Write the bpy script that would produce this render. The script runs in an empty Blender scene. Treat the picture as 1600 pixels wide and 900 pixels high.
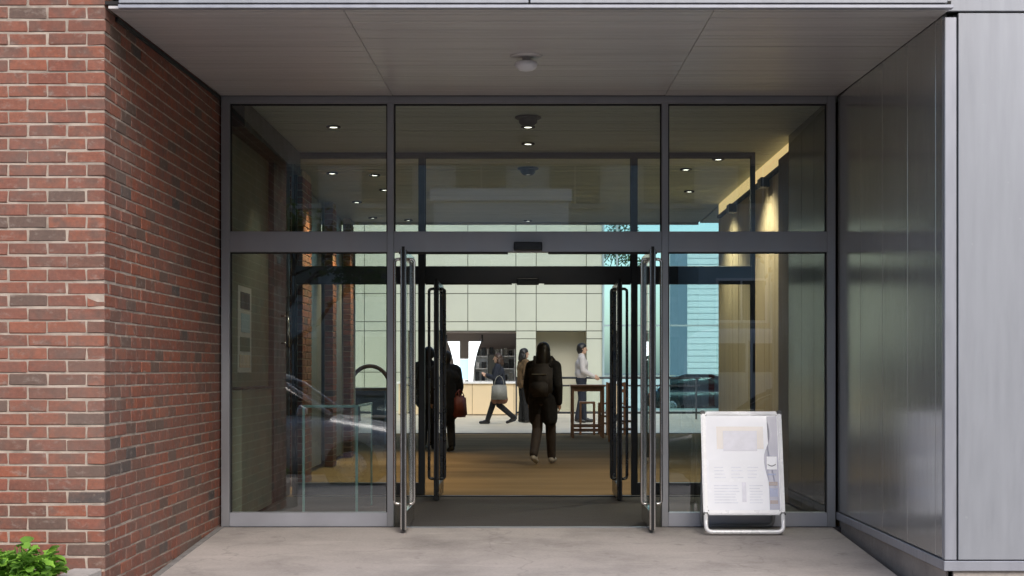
import bpy, bmesh, math, random
from mathutils import Vector, Matrix
R = math.radians
rnd = random.Random(11)
SC = bpy.context.scene
COL = SC.collection

# ------------------------------------------------------------------ camera
cam_d = bpy.data.cameras.new('camera')
cam = bpy.data.objects.new('camera', cam_d)
COL.objects.link(cam)
cam.location = (0, 0, 1.23)
cam.rotation_euler = (R(90), 0, 0)
cam_d.sensor_width = 36.0
cam_d.lens = 50.6
cam_d.shift_x = -25 / 1600
cam_d.shift_y = 130 / 1600
cam_d.clip_end = 3000
SC.camera = cam

# ------------------------------------------------------------------ sky, sun, exposure
SUN_EL, SUN_AZ = 42, 17            # sun stands behind the camera, to its right
w = bpy.data.worlds.new('World')
SC.world = w
w.use_nodes = True
wn = w.node_tree
sky = wn.nodes.new('ShaderNodeTexSky')
sky.sky_type = 'NISHITA'
sky.sun_disc = False
sky.sun_elevation = R(SUN_EL)
sky.sun_rotation = R(180 - SUN_AZ)
sky.air_density = 1.0
sky.dust_density = 2.0
sky.ozone_density = 1.0
bg = wn.nodes['Background']
wn.links.new(sky.outputs[0], bg.inputs[0])
bg.inputs[1].default_value = 0.15
sd = bpy.data.lights.new('sun', 'SUN')
sd.energy = 1.45
sd.angle = R(38)
sd.color = (1.0, 0.95, 0.90)
sun = bpy.data.objects.new('sun', sd)
COL.objects.link(sun)
sdir = Vector((math.sin(R(SUN_AZ)) * math.cos(R(SUN_EL)), -math.cos(R(SUN_AZ)) * math.cos(R(SUN_EL)), math.sin(R(SUN_EL))))
sun.rotation_euler = sdir.to_track_quat('Z', 'Y').to_euler()
SC.view_settings.view_transform = 'Standard'
SC.view_settings.look = 'None'
SC.view_settings.gamma = 1.0
SC.view_settings.exposure = 0.66
SC.view_settings.use_curve_mapping = False
SC.render.engine = 'CYCLES'
cy = SC.cycles
cy.use_denoising = True
try:
    cy.denoiser = 'OPENIMAGEDENOISE'
except Exception:
    pass
cy.max_bounces = 8
cy.diffuse_bounces = 5
cy.glossy_bounces = 5
cy.transmission_bounces = 6
cy.transparent_max_bounces = 40
cy.sample_clamp_indirect = 4.0
cy.caustics_reflective = False
cy.caustics_refractive = False

# ------------------------------------------------------------------ materials
def new_mat(name):
    m = bpy.data.materials.new(name)
    m.use_nodes = True
    nt = m.node_tree
    b = nt.nodes['Principled BSDF']
    return m, nt, b

def tex_pos(nt, scale=(1, 1, 1)):
    g = nt.nodes.new('ShaderNodeNewGeometry')
    mp = nt.nodes.new('ShaderNodeMapping')
    mp.inputs['Scale'].default_value = scale
    nt.links.new(g.outputs['Position'], mp.inputs[0])
    return mp.outputs[0]

def noise(nt, vec, scale, detail=4, rough=.55):
    n = nt.nodes.new('ShaderNodeTexNoise')
    n.inputs['Scale'].default_value = scale
    n.inputs['Detail'].default_value = detail
    n.inputs['Roughness'].default_value = rough
    nt.links.new(vec, n.inputs['Vector'])
    return n.outputs['Fac']

def ramp(nt, fac, stops, interp='LINEAR'):
    r = nt.nodes.new('ShaderNodeValToRGB')
    e = r.color_ramp.elements
    r.color_ramp.interpolation = interp
    while len(e) < len(stops):
        e.new(0.5)
    for i, (p, c) in enumerate(stops):
        e[i].position = p
        e[i].color = (*c, 1) if len(c) == 3 else c
    nt.links.new(fac, r.inputs[0])
    return r.outputs[0]

def mix(nt, fac, a, b, mode='MIX'):
    m = nt.nodes.new('ShaderNodeMix')
    m.data_type = 'RGBA'
    m.blend_type = mode
    for s, v in ((m.inputs[0], fac), (m.inputs[6], a), (m.inputs[7], b)):
        if isinstance(v, (int, float)):
            s.default_value = v
        elif isinstance(v, tuple):
            s.default_value = (*v, 1)
        else:
            nt.links.new(v, s)
    return m.outputs[2]

def bump(nt, b, h, strength=.3, dist=.01):
    n = nt.nodes.new('ShaderNodeBump')
    n.inputs['Strength'].default_value = strength
    n.inputs['Distance'].default_value = dist
    nt.links.new(h, n.inputs['Height'])
    nt.links.new(n.outputs[0], b.inputs['Normal'])

def simple(name, col, rough=.5, metal=0, var=.15, vscale=3.0, vstretch=(1, 1, 1), rvar=.1, bmp=0, bscale=60, spec=None):
    m, nt, b = new_mat(name)
    v = tex_pos(nt, vstretch)
    f = noise(nt, v, vscale, 5)
    lo = tuple(c * (1 - var) for c in col)
    hi = tuple(min(1, c * (1 + var)) for c in col)
    c = ramp(nt, f, [(.3, lo), (.7, hi)])
    nt.links.new(c, b.inputs['Base Color'])
    r = ramp(nt, noise(nt, v, vscale * 2.7, 3), [(.3, (max(0, rough - rvar),) * 3), (.7, (min(1, rough + rvar),) * 3)])
    nt.links.new(r, b.inputs['Roughness'])
    b.inputs['Metallic'].default_value = metal
    if spec is not None:
        b.inputs['Specular IOR Level'].default_value = spec
    if bmp:
        bump(nt, b, noise(nt, v, bscale, 4), bmp, .004)
    return m

def emit(name, col, strength):
    m, nt, b = new_mat(name)
    b.inputs['Base Color'].default_value = (*[min(1, c) for c in col], 1)
    b.inputs['Emission Color'].default_value = (*col, 1)
    b.inputs['Emission Strength'].default_value = strength
    return m

def glass(name, tint=(.86, .93, .90), ior=1.85, rough=0.0, wob=0.0):
    m, nt, b = new_mat(name)
    nt.nodes.remove(b)
    out = nt.nodes['Material Output']
    t = nt.nodes.new('ShaderNodeBsdfTransparent')
    t.inputs[0].default_value = (*tint, 1)
    g = nt.nodes.new('ShaderNodeBsdfGlossy')
    g.inputs['Roughness'].default_value = rough
    g.inputs['Color'].default_value = (1, 1, 1, 1)
    fr = nt.nodes.new('ShaderNodeFresnel')
    fr.inputs['IOR'].default_value = ior
    ge = nt.nodes.new('ShaderNodeNewGeometry')
    inv = nt.nodes.new('ShaderNodeMath'); inv.operation = 'SUBTRACT'
    inv.inputs[0].default_value = 1.0
    nt.links.new(ge.outputs['Backfacing'], inv.inputs[1])
    mu = nt.nodes.new('ShaderNodeMath'); mu.operation = 'MULTIPLY'
    nt.links.new(fr.outputs[0], mu.inputs[0]); nt.links.new(inv.outputs[0], mu.inputs[1])
    ms = nt.nodes.new('ShaderNodeMixShader')
    nt.links.new(mu.outputs[0], ms.inputs[0])
    nt.links.new(t.outputs[0], ms.inputs[1]); nt.links.new(g.outputs[0], ms.inputs[2])
    nt.links.new(ms.outputs[0], out.inputs[0])
    if wob:
        v = tex_pos(nt)
        n = nt.nodes.new('ShaderNodeBump')
        n.inputs['Strength'].default_value = wob; n.inputs['Distance'].default_value = .01
        nt.links.new(noise(nt, v, 1.3, 1), n.inputs['Height'])
        nt.links.new(n.outputs[0], g.inputs['Normal'])
    return m

def brick_material(name, per_object):
    m, nt, b = new_mat(name)
    if per_object:
        oi = nt.nodes.new('ShaderNodeObjectInfo'); r = oi.outputs['Random']
    else:
        a = nt.nodes.new('ShaderNodeAttribute'); a.attribute_name = 'rnd'; r = a.outputs['Fac']
    base = ramp(nt, r, [(0, (0.279, 0.100, 0.063)), (.18, (0.241, 0.092, 0.063)), (.36, (0.308, 0.108, 0.065)), (.50, (0.218, 0.092, 0.065)),
                        (.62, (0.265, 0.101, 0.069)), (.80, (0.189, 0.092, 0.067)), (.91, (0.142, 0.093, 0.074)), (.97, (0.090, 0.076, 0.071))], 'CONSTANT')
    v = tex_pos(nt)
    blot = ramp(nt, noise(nt, v, 9, 5, .6), [(.46, (0, 0, 0)), (.66, (.85, .85, .85))])
    c = mix(nt, blot, base, (.16, .096, .076))
    n2 = noise(nt, v, 55, 4)
    c = mix(nt, .55, c, ramp(nt, n2, [(.25, (.35, .35, .35)), (.75, (.68, .66, .64))]), 'OVERLAY')
    smear = ramp(nt, noise(nt, tex_pos(nt, (1, 1, 1.6)), 16, 6, .65), [(.56, (0, 0, 0)), (.72, (.6, .6, .6))])
    c = mix(nt, smear, c, (.36, .29, .24))
    grime = ramp(nt, noise(nt, tex_pos(nt, (1, 1, .7)), 1.1, 4, .6), [(.42, (0, 0, 0)), (.68, (.5, .5, .5))])
    c = mix(nt, grime, c, (.20, .155, .13))
    salt = ramp(nt, noise(nt, v, 30, 5, .7), [(.68, (0, 0, 0)), (.76, (.5, .5, .5))])
    c = mix(nt, salt, c, (.46, .42, .38))
    nt.links.new(c, b.inputs['Base Color'])
    b.inputs['Roughness'].default_value = .88
    b.inputs['Specular IOR Level'].default_value = .25
    bump(nt, b, noise(nt, v, 120, 5, .65), .55, .004)
    return m

M = {}
M['brick'] = brick_material('brick', True)
M['brick_far'] = brick_material('brick_joined', False)
M['mortar'] = simple('mortar', (.42, .345, .28), .95, 0, .35, 9, bmp=.6, bscale=160)
M['alu'] = simple('anodised_frame', (.35, .355, .37), .40, .55, .06, 2.5, (1, 1, .3))
M['alu_light'] = simple('satin_sill', (.42, .43, .47), .42, .5, .06, 2.5)
M['dark_frame'] = simple('dark_frame', (.045, .046, .052), .42, .3, .1, 2.5)
M['black'] = simple('black_plastic', (.012, .012, .013), .35, 0, .1, 4)
M['rubber'] = simple('rubber_gasket', (.01, .01, .01), .7, 0, .1, 4)
M['steel'] = simple('polished_steel', (.62, .60, .57), .20, 1.0, .08, 3, (1, 1, .2), .06)
M['steel_dark'] = simple('dark_steel', (.12, .12, .125), .30, 1.0, .1, 3)
M['glass'] = glass('screen_glass', (.928, .962, .945), 2.2, 0, .02)
M['glass_in'] = glass('inner_glass', (.95, .975, .965), 1.5)
M['glass_door'] = glass('door_glass', (.90, .95, .93), 1.5)
M['glass_teal'] = glass('teal_glass', (.80, .955, .965), 1.4)
M['glass_clear'] = glass('skylight_glass', (.96, .98, .97), 1.4)
M['glass_edge'] = simple('green_glass_edge', (.20, .33, .31), .25, 0, .1, 3)
M['glass_car'] = glass('car_glass', (.16, .19, .19), 1.6)

def cladding(name, col, rough, metal, streak=.07):
    m, nt, b = new_mat(name)
    v = tex_pos(nt, (1, 1, .25))
    f1 = noise(nt, v, 1.4, 6, .6)
    f2 = noise(nt, tex_pos(nt, (1, 1, .08)), 16, 4)
    c = ramp(nt, f1, [(.3, tuple(x * (1 - streak) for x in col)), (.7, tuple(x * (1 + streak) for x in col))])
    c = mix(nt, .25, c, ramp(nt, f2, [(.3, (.40, .40, .40)), (.7, (.60, .60, .60))]), 'OVERLAY')
    spots = ramp(nt, noise(nt, tex_pos(nt), 22, 2, .4), [(.76, (0, 0, 0)), (.80, (.35, .35, .35))])
    c = mix(nt, spots, c, (.45, .45, .45))
    nt.links.new(c, b.inputs['Base Color'])
    r = ramp(nt, noise(nt, tex_pos(nt, (1, 1, .12)), 30, 4), [(.3, (rough * .85,) * 3), (.7, (rough * 1.2,) * 3)])
    nt.links.new(r, b.inputs['Roughness'])
    b.inputs['Metallic'].default_value = metal
    bump(nt, b, noise(nt, tex_pos(nt), .9, 2), .10, .02)
    return m
M['clad'] = cladding('zinc_cladding', (.325, .333, .355), .50, .35)
M['clad_side'] = cladding('brushed_side_cladding', (.43, .425, .415), .18, .60)
M['clad_trim'] = cladding('cladding_trim', (.38, .385, .42), .40, .4)
M['soffit'] = simple('soffit_plank', (.60, .575, .555), .38, .1, .10, 2.2, (.25, 6, 1))
M['ceiling_in'] = simple('ceiling_plank', (.50, .53, .45), .55, 0, .10, 2.2, (.25, 6, 1))
M['dark_gap'] = simple('dark_gap', (.03, .028, .026), .9, 0, .1, 3)

def concrete(name, col, rough=.85, stain=.35):
    m, nt, b = new_mat(name)
    v = tex_pos(nt)
    c = ramp(nt, noise(nt, v, 1.1, 8, .62), [(.30, tuple(x * (1 - stain) for x in col)), (.52, col), (.75, tuple(min(1, x * 1.15) for x in col))])
    c = mix(nt, .5, c, ramp(nt, noise(nt, v, 45, 6, .7), [(.25, (.36, .36, .36)), (.75, (.62, .62, .62))]), 'OVERLAY')
    sp = ramp(nt, noise(nt, v, 7.5, 3, .5), [(.66, (0, 0, 0)), (.73, (.6, .6, .6))])
    c = mix(nt, sp, c, tuple(x * .62 for x in col))
    gr = ramp(nt, noise(nt, v, 160, 3, .6), [(.66, (0, 0, 0)), (.72, (.7, .7, .7))])
    c = mix(nt, gr, c, tuple(x * .5 for x in col))
    pale = ramp(nt, noise(nt, tex_pos(nt, (.5, 1.6, 1)), 3.2, 5, .6), [(.58, (0, 0, 0)), (.72, (.5, .5, .5))])
    c = mix(nt, pale, c, tuple(min(1, x * 1.32) for x in col))
    cr = nt.nodes.new('ShaderNodeTexVoronoi')
    cr.feature = 'DISTANCE_TO_EDGE'; cr.inputs['Scale'].default_value = .55
    wv = nt.nodes.new('ShaderNodeVectorMath'); wv.operation = 'ADD'
    nn = nt.nodes.new('ShaderNodeTexNoise'); nn.inputs['Scale'].default_value = 2.0; nn.inputs['Detail'].default_value = 6
    nt.links.new(v, nn.inputs['Vector'])
    nt.links.new(v, wv.inputs[0]); nt.links.new(nn.outputs['Color'], wv.inputs[1])
    nt.links.new(wv.outputs[0], cr.inputs['Vector'])
    crk = ramp(nt, cr.outputs['Distance'], [(0, (.35, .35, .35)), (.010, (0, 0, 0))])
    c = mix(nt, crk, c, tuple(x * .45 for x in col))
    nt.links.new(c, b.inputs['Base Color'])
    b.inputs['Roughness'].default_value = rough
    bump(nt, b, noise(nt, v, 90, 6, .7), .35, .004)
    return m
M['concrete'] = concrete('porch_concrete', (.42, .38, .355))
M['plinth'] = concrete('plinth_concrete', (.40, .35, .31))
M['stone'] = concrete('coping_stone', (.46, .42, .38))
M['sealant'] = simple('grey_sealant', (.22, .21, .20), .9, 0, .2, 10)
M['asphalt'] = simple('asphalt', (.05, .05, .052), .9, 0, .25, 3, bmp=.5, bscale=150)
M['paving'] = concrete('paving', (.33, .31, .29))
M['ground'] = simple('ground', (.18, .17, .15), .95, 0, .25, .3)
M['road_paint'] = simple('road_paint', (.75, .74, .70), .7, 0, .1, 6)
M['mat'] = simple('vestibule_mat', (.060, .052, .048), .92, 0, .2, 3, (1, 14, 1), bmp=.5, bscale=220)
M['carpet'] = simple('brown_floor', (.205, .142, .076), .95, 0, .22, 1.2, (.3, 1.6, 1), bmp=.15, bscale=120, spec=.03)
M['stone_floor'] = simple('pale_stone_floor', (.68, .60, .47), .45, 0, .08, .8)
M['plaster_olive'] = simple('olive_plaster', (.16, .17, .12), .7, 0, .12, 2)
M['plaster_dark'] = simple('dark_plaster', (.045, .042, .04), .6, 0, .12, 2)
M['glossy_dark'] = simple('glossy_dark_panel', (.05, .05, .045), .24, .3, .1, 2, (1, 1, .1), .02)
M['board'] = simple('beige_board', (.46, .36, .21), .6, 0, .12, 2.5, (6, 6, .25))
M['brown_edge'] = simple('brown_edge', (.13, .085, .05), .6, 0, .12, 3, (5, 5, .3))
M['cream'] = simple('cream_panel', (.53, .56, .475), .5, 0, .05, .6)
M['cream_seam'] = simple('panel_backing', (.10, .105, .08), .9, 0, .05, 1)
M['pinkgrey'] = simple('pink_grey_wall', (.44, .385, .36), .7, 0, .04, 1)
M['tan'] = simple('tan_wall', (.47, .45, .36), .7, 0, .04, 1)
M['counter'] = simple('counter_front', (.72, .58, .38), .5, 0, .05, 1)
M['wood'] = simple('reddish_wood', (.34, .165, .08), .45, 0, .25, 6, (1, 1, .2))
M['wood_pale'] = simple('pale_wood', (.45, .30, .16), .45, 0, .2, 6, (.3, 1, 1))
M['white'] = simple('white_paint', (.78, .79, .80), .45, 0, .04, 2)
M['lit_white'] = emit('lit_white', (.90, .97, 1.0), 1.0)
M['lamp'] = emit('lamp_lens', (1.0, .93, .80), 4)
M['cove'] = emit('cove_strip', (1.0, .70, .32), .5)
M['screen'] = emit('screen_glow', (.40, .60, .75), .22)
M['paper'] = simple('paper', (.50, .48, .42), .6, 0, .05, 5)
M['skin_a'] = simple('skin', (.50, .31, .22), .55, 0, .06, 8)
M['skin_b'] = simple('skin_darker', (.34, .20, .14), .55, 0, .06, 8)
M['hair_dark'] = simple('dark_hair', (.012, .010, .009), .45, 0, .3, 30, (3, 3, .6))
M['hair_brown'] = simple('brown_hair', (.05, .028, .018), .45, 0, .3, 30, (3, 3, .6))
M['cloth_black'] = simple('black_cloth', (.010, .010, .011), .9, 0, .25, 12)
M['cloth_char'] = simple('charcoal_cloth', (.020, .019, .020), .9, 0, .25, 12)
M['cloth_brown'] = simple('brown_cloth', (.115, .070, .032), .9, 0, .2, 12)
M['cloth_shirt'] = simple('pale_shirt', (.50, .47, .46), .85, 0, .08, 12)
M['cloth_navy'] = simple('navy_cloth', (.016, .020, .032), .9, 0, .2, 12)
M['cloth_rust'] = simple('rust_cloth', (.16, .075, .045), .9, 0, .2, 12)
M['tights'] = simple('dark_tights', (.050, .038, .034), .8, 0, .15, 12)
M['bag_grey'] = simple('grey_canvas', (.22, .22, .20), .85, 0, .15, 10)
M['bag_red'] = simple('red_leather', (.20, .045, .03), .55, 0, .15, 10)
M['pack'] = simple('backpack_cloth', (.030, .026, .025), .8, 0, .3, 12)
M['shoe_white'] = simple('white_shoe', (.50, .47, .43), .6, 0, .08, 10)
M['soil'] = simple('soil', (.035, .025, .018), .95, 0, .3, 20, bmp=.8, bscale=80)
M['bark'] = simple('bark', (.10, .075, .055), .9, 0, .3, 12, bmp=.6, bscale=60)
M['paint_silver'] = simple('silver_car_paint', (.56, .59, .61), .25, .3, .03, 2)
M['paint_dark'] = simple('dark_car_paint', (.03, .032, .036), .22, .3, .05, 2)
M['paint_white'] = simple('white_van_paint', (.68, .69, .68), .3, 0, .03, 2)
M['tyre'] = simple('tyre', (.018, .018, .018), .85, 0, .1, 8)
M['rim'] = simple('wheel_rim', (.45, .45, .46), .3, .8, .05, 8)
M['red_lens'] = simple('red_lens', (.35, .012, .01), .2, 0, .05, 8)
M['clear_lens'] = simple('headlight_lens', (.65, .67, .68), .15, .1, .05, 8)
M['render_pale'] = simple('pale_render', (.72, .73, .73), .85, 0, .08, .8)
M['render_brick'] = simple('far_brickwork', (.36, .375, .36), .9, 0, .2, 3)
M['render_blue'] = simple('blue_grey_boards', (.34, .46, .50), .8, 0, .08, 2, (.2, 1, 1))
M['reflection_blue'] = simple('reflection_blue_panel', (.20, .225, .245), .4, 0, .1, 2, (1, 1, .2))  # blue grey of a reflected building, put into the panel colour
M['boards_pale'] = simple('pale_boards', (.62, .68, .70), .8, 0, .06, 2, (.2, 1, 1))
M['window_glass'] = simple('dark_window_glass', (.03, .038, .042), .08, 0, .1, 1)

def leaf_mat(name, col, var=.35):
    m, nt, b = new_mat(name)
    oi = nt.nodes.new('ShaderNodeObjectInfo')
    f = noise(nt, tex_pos(nt), 14, 3)
    ad = nt.nodes.new('ShaderNodeMath'); ad.operation = 'ADD'
    nt.links.new(f, ad.inputs[0]); nt.links.new(oi.outputs['Random'], ad.inputs[1])
    hf = nt.nodes.new('ShaderNodeMath'); hf.operation = 'MULTIPLY'; hf.inputs[1].default_value = .5
    nt.links.new(ad.outputs[0], hf.inputs[0])
    c = ramp(nt, hf.outputs[0], [(.2, tuple(x * (1 - var) for x in col)), (.8, (col[0] * (1 + var * 1.6), col[1] * (1 + var), col[2]))])
    nt.links.new(c, b.inputs['Base Color'])
    b.inputs['Roughness'].default_value = .5
    b.inputs['Specular IOR Level'].default_value = .35
    try:
        b.inputs['Subsurface Weight'].default_value = 0
    except Exception:
        pass
    tr = nt.nodes.new('ShaderNodeBsdfTranslucent')
    nt.links.new(c, tr.inputs[0])
    ms = nt.nodes.new('ShaderNodeMixShader'); ms.inputs[0].default_value = .30
    nt.links.new(b.outputs[0], ms.inputs[1]); nt.links.new(tr.outputs[0], ms.inputs[2])
    nt.links.new(ms.outputs[0], nt.nodes['Material Output'].inputs[0])
    return m
M['leaf'] = leaf_mat('fresh_leaf', (.19, .42, .075), .45)
M['leaf_tree'] = leaf_mat('tree_leaf', (.05, .09, .025))

# ------------------------------------------------------------------ object helpers
def tag(o, label=None, cat=None, group=None, kind=None):
    if label: o['label'] = label
    if cat: o['category'] = cat
    if group: o['group'] = group
    if kind: o['kind'] = kind
    return o

def root(name, loc, label, cat, group=None):
    o = bpy.data.objects.new(name, None)
    COL.objects.link(o)
    o.empty_display_size = .1
    o.location = loc
    return tag(o, label, cat, group)

def link(name, me, mat, parent=None, loc=(0, 0, 0), world=True):
    """world=True: loc is in world space and the parent is an unrotated root"""
    o = bpy.data.objects.new(name, me)
    COL.objects.link(o)
    if mat is not None and not me.materials:
        me.materials.append(M[mat] if isinstance(mat, str) else mat)
    if parent is not None:
        o.parent = parent
        base = Vector((0, 0, 0))
        q = parent
        while q is not None:
            base += q.location
            q = q.parent
        o.location = Vector(loc) - (base if world else Vector((0, 0, 0)))
    else:
        o.location = loc
    return o

def mesh_of(name, bm, smooth=False):
    me = bpy.data.meshes.new(name)
    bm.to_mesh(me); bm.free()
    if smooth:
        me.polygons.foreach_set('use_smooth', [True] * len(me.polygons))
    return me

def box_bm(bm, cx, cy, cz, sx, sy, sz, rot=None):
    ms = Matrix.Translation((cx, cy, cz)) @ (rot.to_4x4() if rot is not None else Matrix.Identity(4)) @ Matrix.Diagonal((sx, sy, sz, 1))
    return bmesh.ops.create_cube(bm, size=1, matrix=ms)['verts']

def box(name, x0, x1, y0, y1, z0, z1, mat, parent=None, bev=.0025, rot=None):
    bm = bmesh.new()
    box_bm(bm, 0, 0, 0, x1 - x0, y1 - y0, z1 - z0)
    if bev and min(x1 - x0, y1 - y0, z1 - z0) > bev * 2.5:
        bmesh.ops.bevel(bm, geom=bm.edges[:], offset=bev, segments=1, affect='EDGES', profile=.5)
    o = link(name, mesh_of(name, bm), mat, parent, ((x0 + x1) / 2, (y0 + y1) / 2, (z0 + z1) / 2))
    if rot is not None:
        o.rotation_euler = rot
    return o

def tube_bm(bm, pts, r, seg=10, closed=False, r_end=None):
    pts = [Vector(p) for p in pts]
    n = len(pts)
    rings = []
    up = Vector((0, 0, 1))
    prev = None
    for i, p in enumerate(pts):
        if closed:
            d = (pts[(i + 1) % n] - pts[i - 1]).normalized()
        else:
            d = (pts[min(i + 1, n - 1)] - pts[max(i - 1, 0)]).normalized()
        if prev is None:
            a = d.cross(up if abs(d.z) < .9 else Vector((1, 0, 0))).normalized()
        else:
            a = (prev - d * prev.dot(d)).normalized()
        prev = a
        b2 = d.cross(a)
        rr = r if r_end is None else r + (r_end - r) * i / (n - 1)
        rings.append([bm.verts.new(p + (a * math.cos(t) + b2 * math.sin(t)) * rr) for t in [2 * math.pi * k / seg for k in range(seg)]])
    m = n if closed else n - 1
    for i in range(m):
        A, B = rings[i], rings[(i + 1) % n]
        for k in range(seg):
            bm.faces.new((A[k], A[(k + 1) % seg], B[(k + 1) % seg], B[k]))
    if not closed:
        bm.faces.new(rings[0][::-1]); bm.faces.new(rings[-1])

def tube(name, pts, r, mat, parent=None, seg=10, closed=False, world=True, r_end=None):
    c = sum((Vector(p) for p in pts), Vector()) / len(pts)
    bm = bmesh.new()
    tube_bm(bm, [Vector(p) - c for p in pts], r, seg, closed, r_end)
    bmesh.ops.recalc_face_normals(bm, faces=bm.faces[:])
    return link(name, mesh_of(name, bm, True), mat, parent, c, world)

def lathe(name, prof, mat, parent, loc, seg=32, world=True, smooth=True):
    bm = bmesh.new()
    rings = []
    for r, z in prof:
        rings.append([bm.verts.new((r * math.cos(2 * math.pi * k / seg), r * math.sin(2 * math.pi * k / seg), z)) for k in range(seg)] if r > 1e-5 else [bm.verts.new((0, 0, z))])
    for A, B in zip(rings, rings[1:]):
        for k in range(seg):
            k2 = (k + 1) % seg
            if len(A) == 1 and len(B) == 1: continue
            if len(A) == 1: bm.faces.new((A[0], B[k2], B[k]))
            elif len(B) == 1: bm.faces.new((A[k], A[k2], B[0]))
            else: bm.faces.new((A[k], A[k2], B[k2], B[k]))
    bmesh.ops.recalc_face_normals(bm, faces=bm.faces[:])
    return link(name, mesh_of(name, bm, smooth), mat, parent, loc, world)

def round_path(pts, r, n=5):
    """polyline with rounded corners"""
    pts = [Vector(p) for p in pts]
    out = [pts[0]]
    for a, b2, c in zip(pts, pts[1:], pts[2:]):
        d1 = (a - b2).normalized(); d2 = (c - b2).normalized()
        p1 = b2 + d1 * r; p2 = b2 + d2 * r
        for k in range(n + 1):
            t = k / n
            out.append(p1 * (1 - t) ** 2 + b2 * 2 * t * (1 - t) + p2 * t ** 2)
    out.append(pts[-1])
    return out

def sheet(name, verts, faces, mat, parent=None, thick=0.0):
    bm = bmesh.new()
    vs = [bm.verts.new(v) for v in verts]
    for f in faces:
        bm.faces.new([vs[i] for i in f])
    bmesh.ops.recalc_face_normals(bm, faces=bm.faces[:])
    if thick:
        bmesh.ops.solidify(bm, geom=bm.faces[:], thickness=thick)
        bmesh.ops.recalc_face_normals(bm, faces=bm.faces[:])
    return link(name, mesh_of(name, bm), mat, parent, (0, 0, 0))

# ------------------------------------------------------------------ ground and setting
def slab(name, x0, x1, y0, y1, z0, z1, mat):
    return tag(box(name, x0, x1, y0, y1, z0, z1, mat, None, 0), kind='structure')

g = bmesh.new()
bmesh.ops.create_grid(g, x_segments=8, y_segments=8, size=1200)
tag(link('ground', mesh_of('ground', g), 'ground', None, (0, 0, -.62)), kind='structure')
slab('road', -70, 70, -8.0, 4.7, -.60, -.36, 'asphalt')
slab('pavement', -70, 70, 4.9, 8.28, -.58, -.205, 'paving')
slab('kerb', -70, 70, 4.7, 4.898, -.58, -.21, 'stone')
slab('far_pavement', -70, 70, -14.0, -8.2, -.58, -.24, 'paving')
slab('far_kerb', -70, 70, -8.198, -8.0, -.58, -.245, 'stone')
for i in range(14):
    slab('lane_marking', -28 + 4 * i, -26 + 4 * i, -1.72, -1.62, -.359, -.355, 'road_paint')

# sloping porch slab: falls from the door line to the pavement
def porch():
    bm = bmesh.new()
    xs = [-2.40 + 4.80 * i / 24 for i in range(25)]
    prof = [(11.34, 0.0), (10.6, -.036), (9.8, -.077), (9.0, -.118), (8.2, -.160), (7.2, -.199), (7.15, -.30)]
    rows = []
    for y, z in prof:
        rows.append([bm.verts.new((x, y, z)) for x in xs])
    for A, B in zip(rows, rows[1:]):
        for k in range(24):
            bm.faces.new((A[k], B[k], B[k + 1], A[k + 1]))
    bmesh.ops.recalc_face_normals(bm, faces=bm.faces[:])
    me = mesh_of('porch_floor', bm)
    o = link('porch_floor', me, 'concrete')
    tag(o, kind='structure')
porch()
slab('vestibule_floor', -2.44, 2.47, 11.34, 14.10, -.3, -.002, 'mat')
slab('lobby_floor', -7.0, 7.0, 14.16, 28.5, -.3, -.004, 'carpet')
slab('atrium_floor', -9.0, 9.0, 28.5, 47.5, -.3, .002, 'stone_floor')
tag(box('threshold', -1.0, 1.0, 11.30, 11.36, -.05, .006, 'alu', None, .002), 'thin metal threshold strip across the outer doorway', 'threshold')
tag(box('threshold', -2.3, 2.3, 14.10, 14.16, -.05, .010, 'dark_frame', None, .002), 'dark threshold strip between the grey mat and brown floor', 'threshold')
tag(box('floor_trim', -2.3, 7.0, 28.47, 28.53, -.05, .008, 'dark_frame', None, .002), 'dark strip between the brown floor and pale stone floor', 'floor trim')

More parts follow.
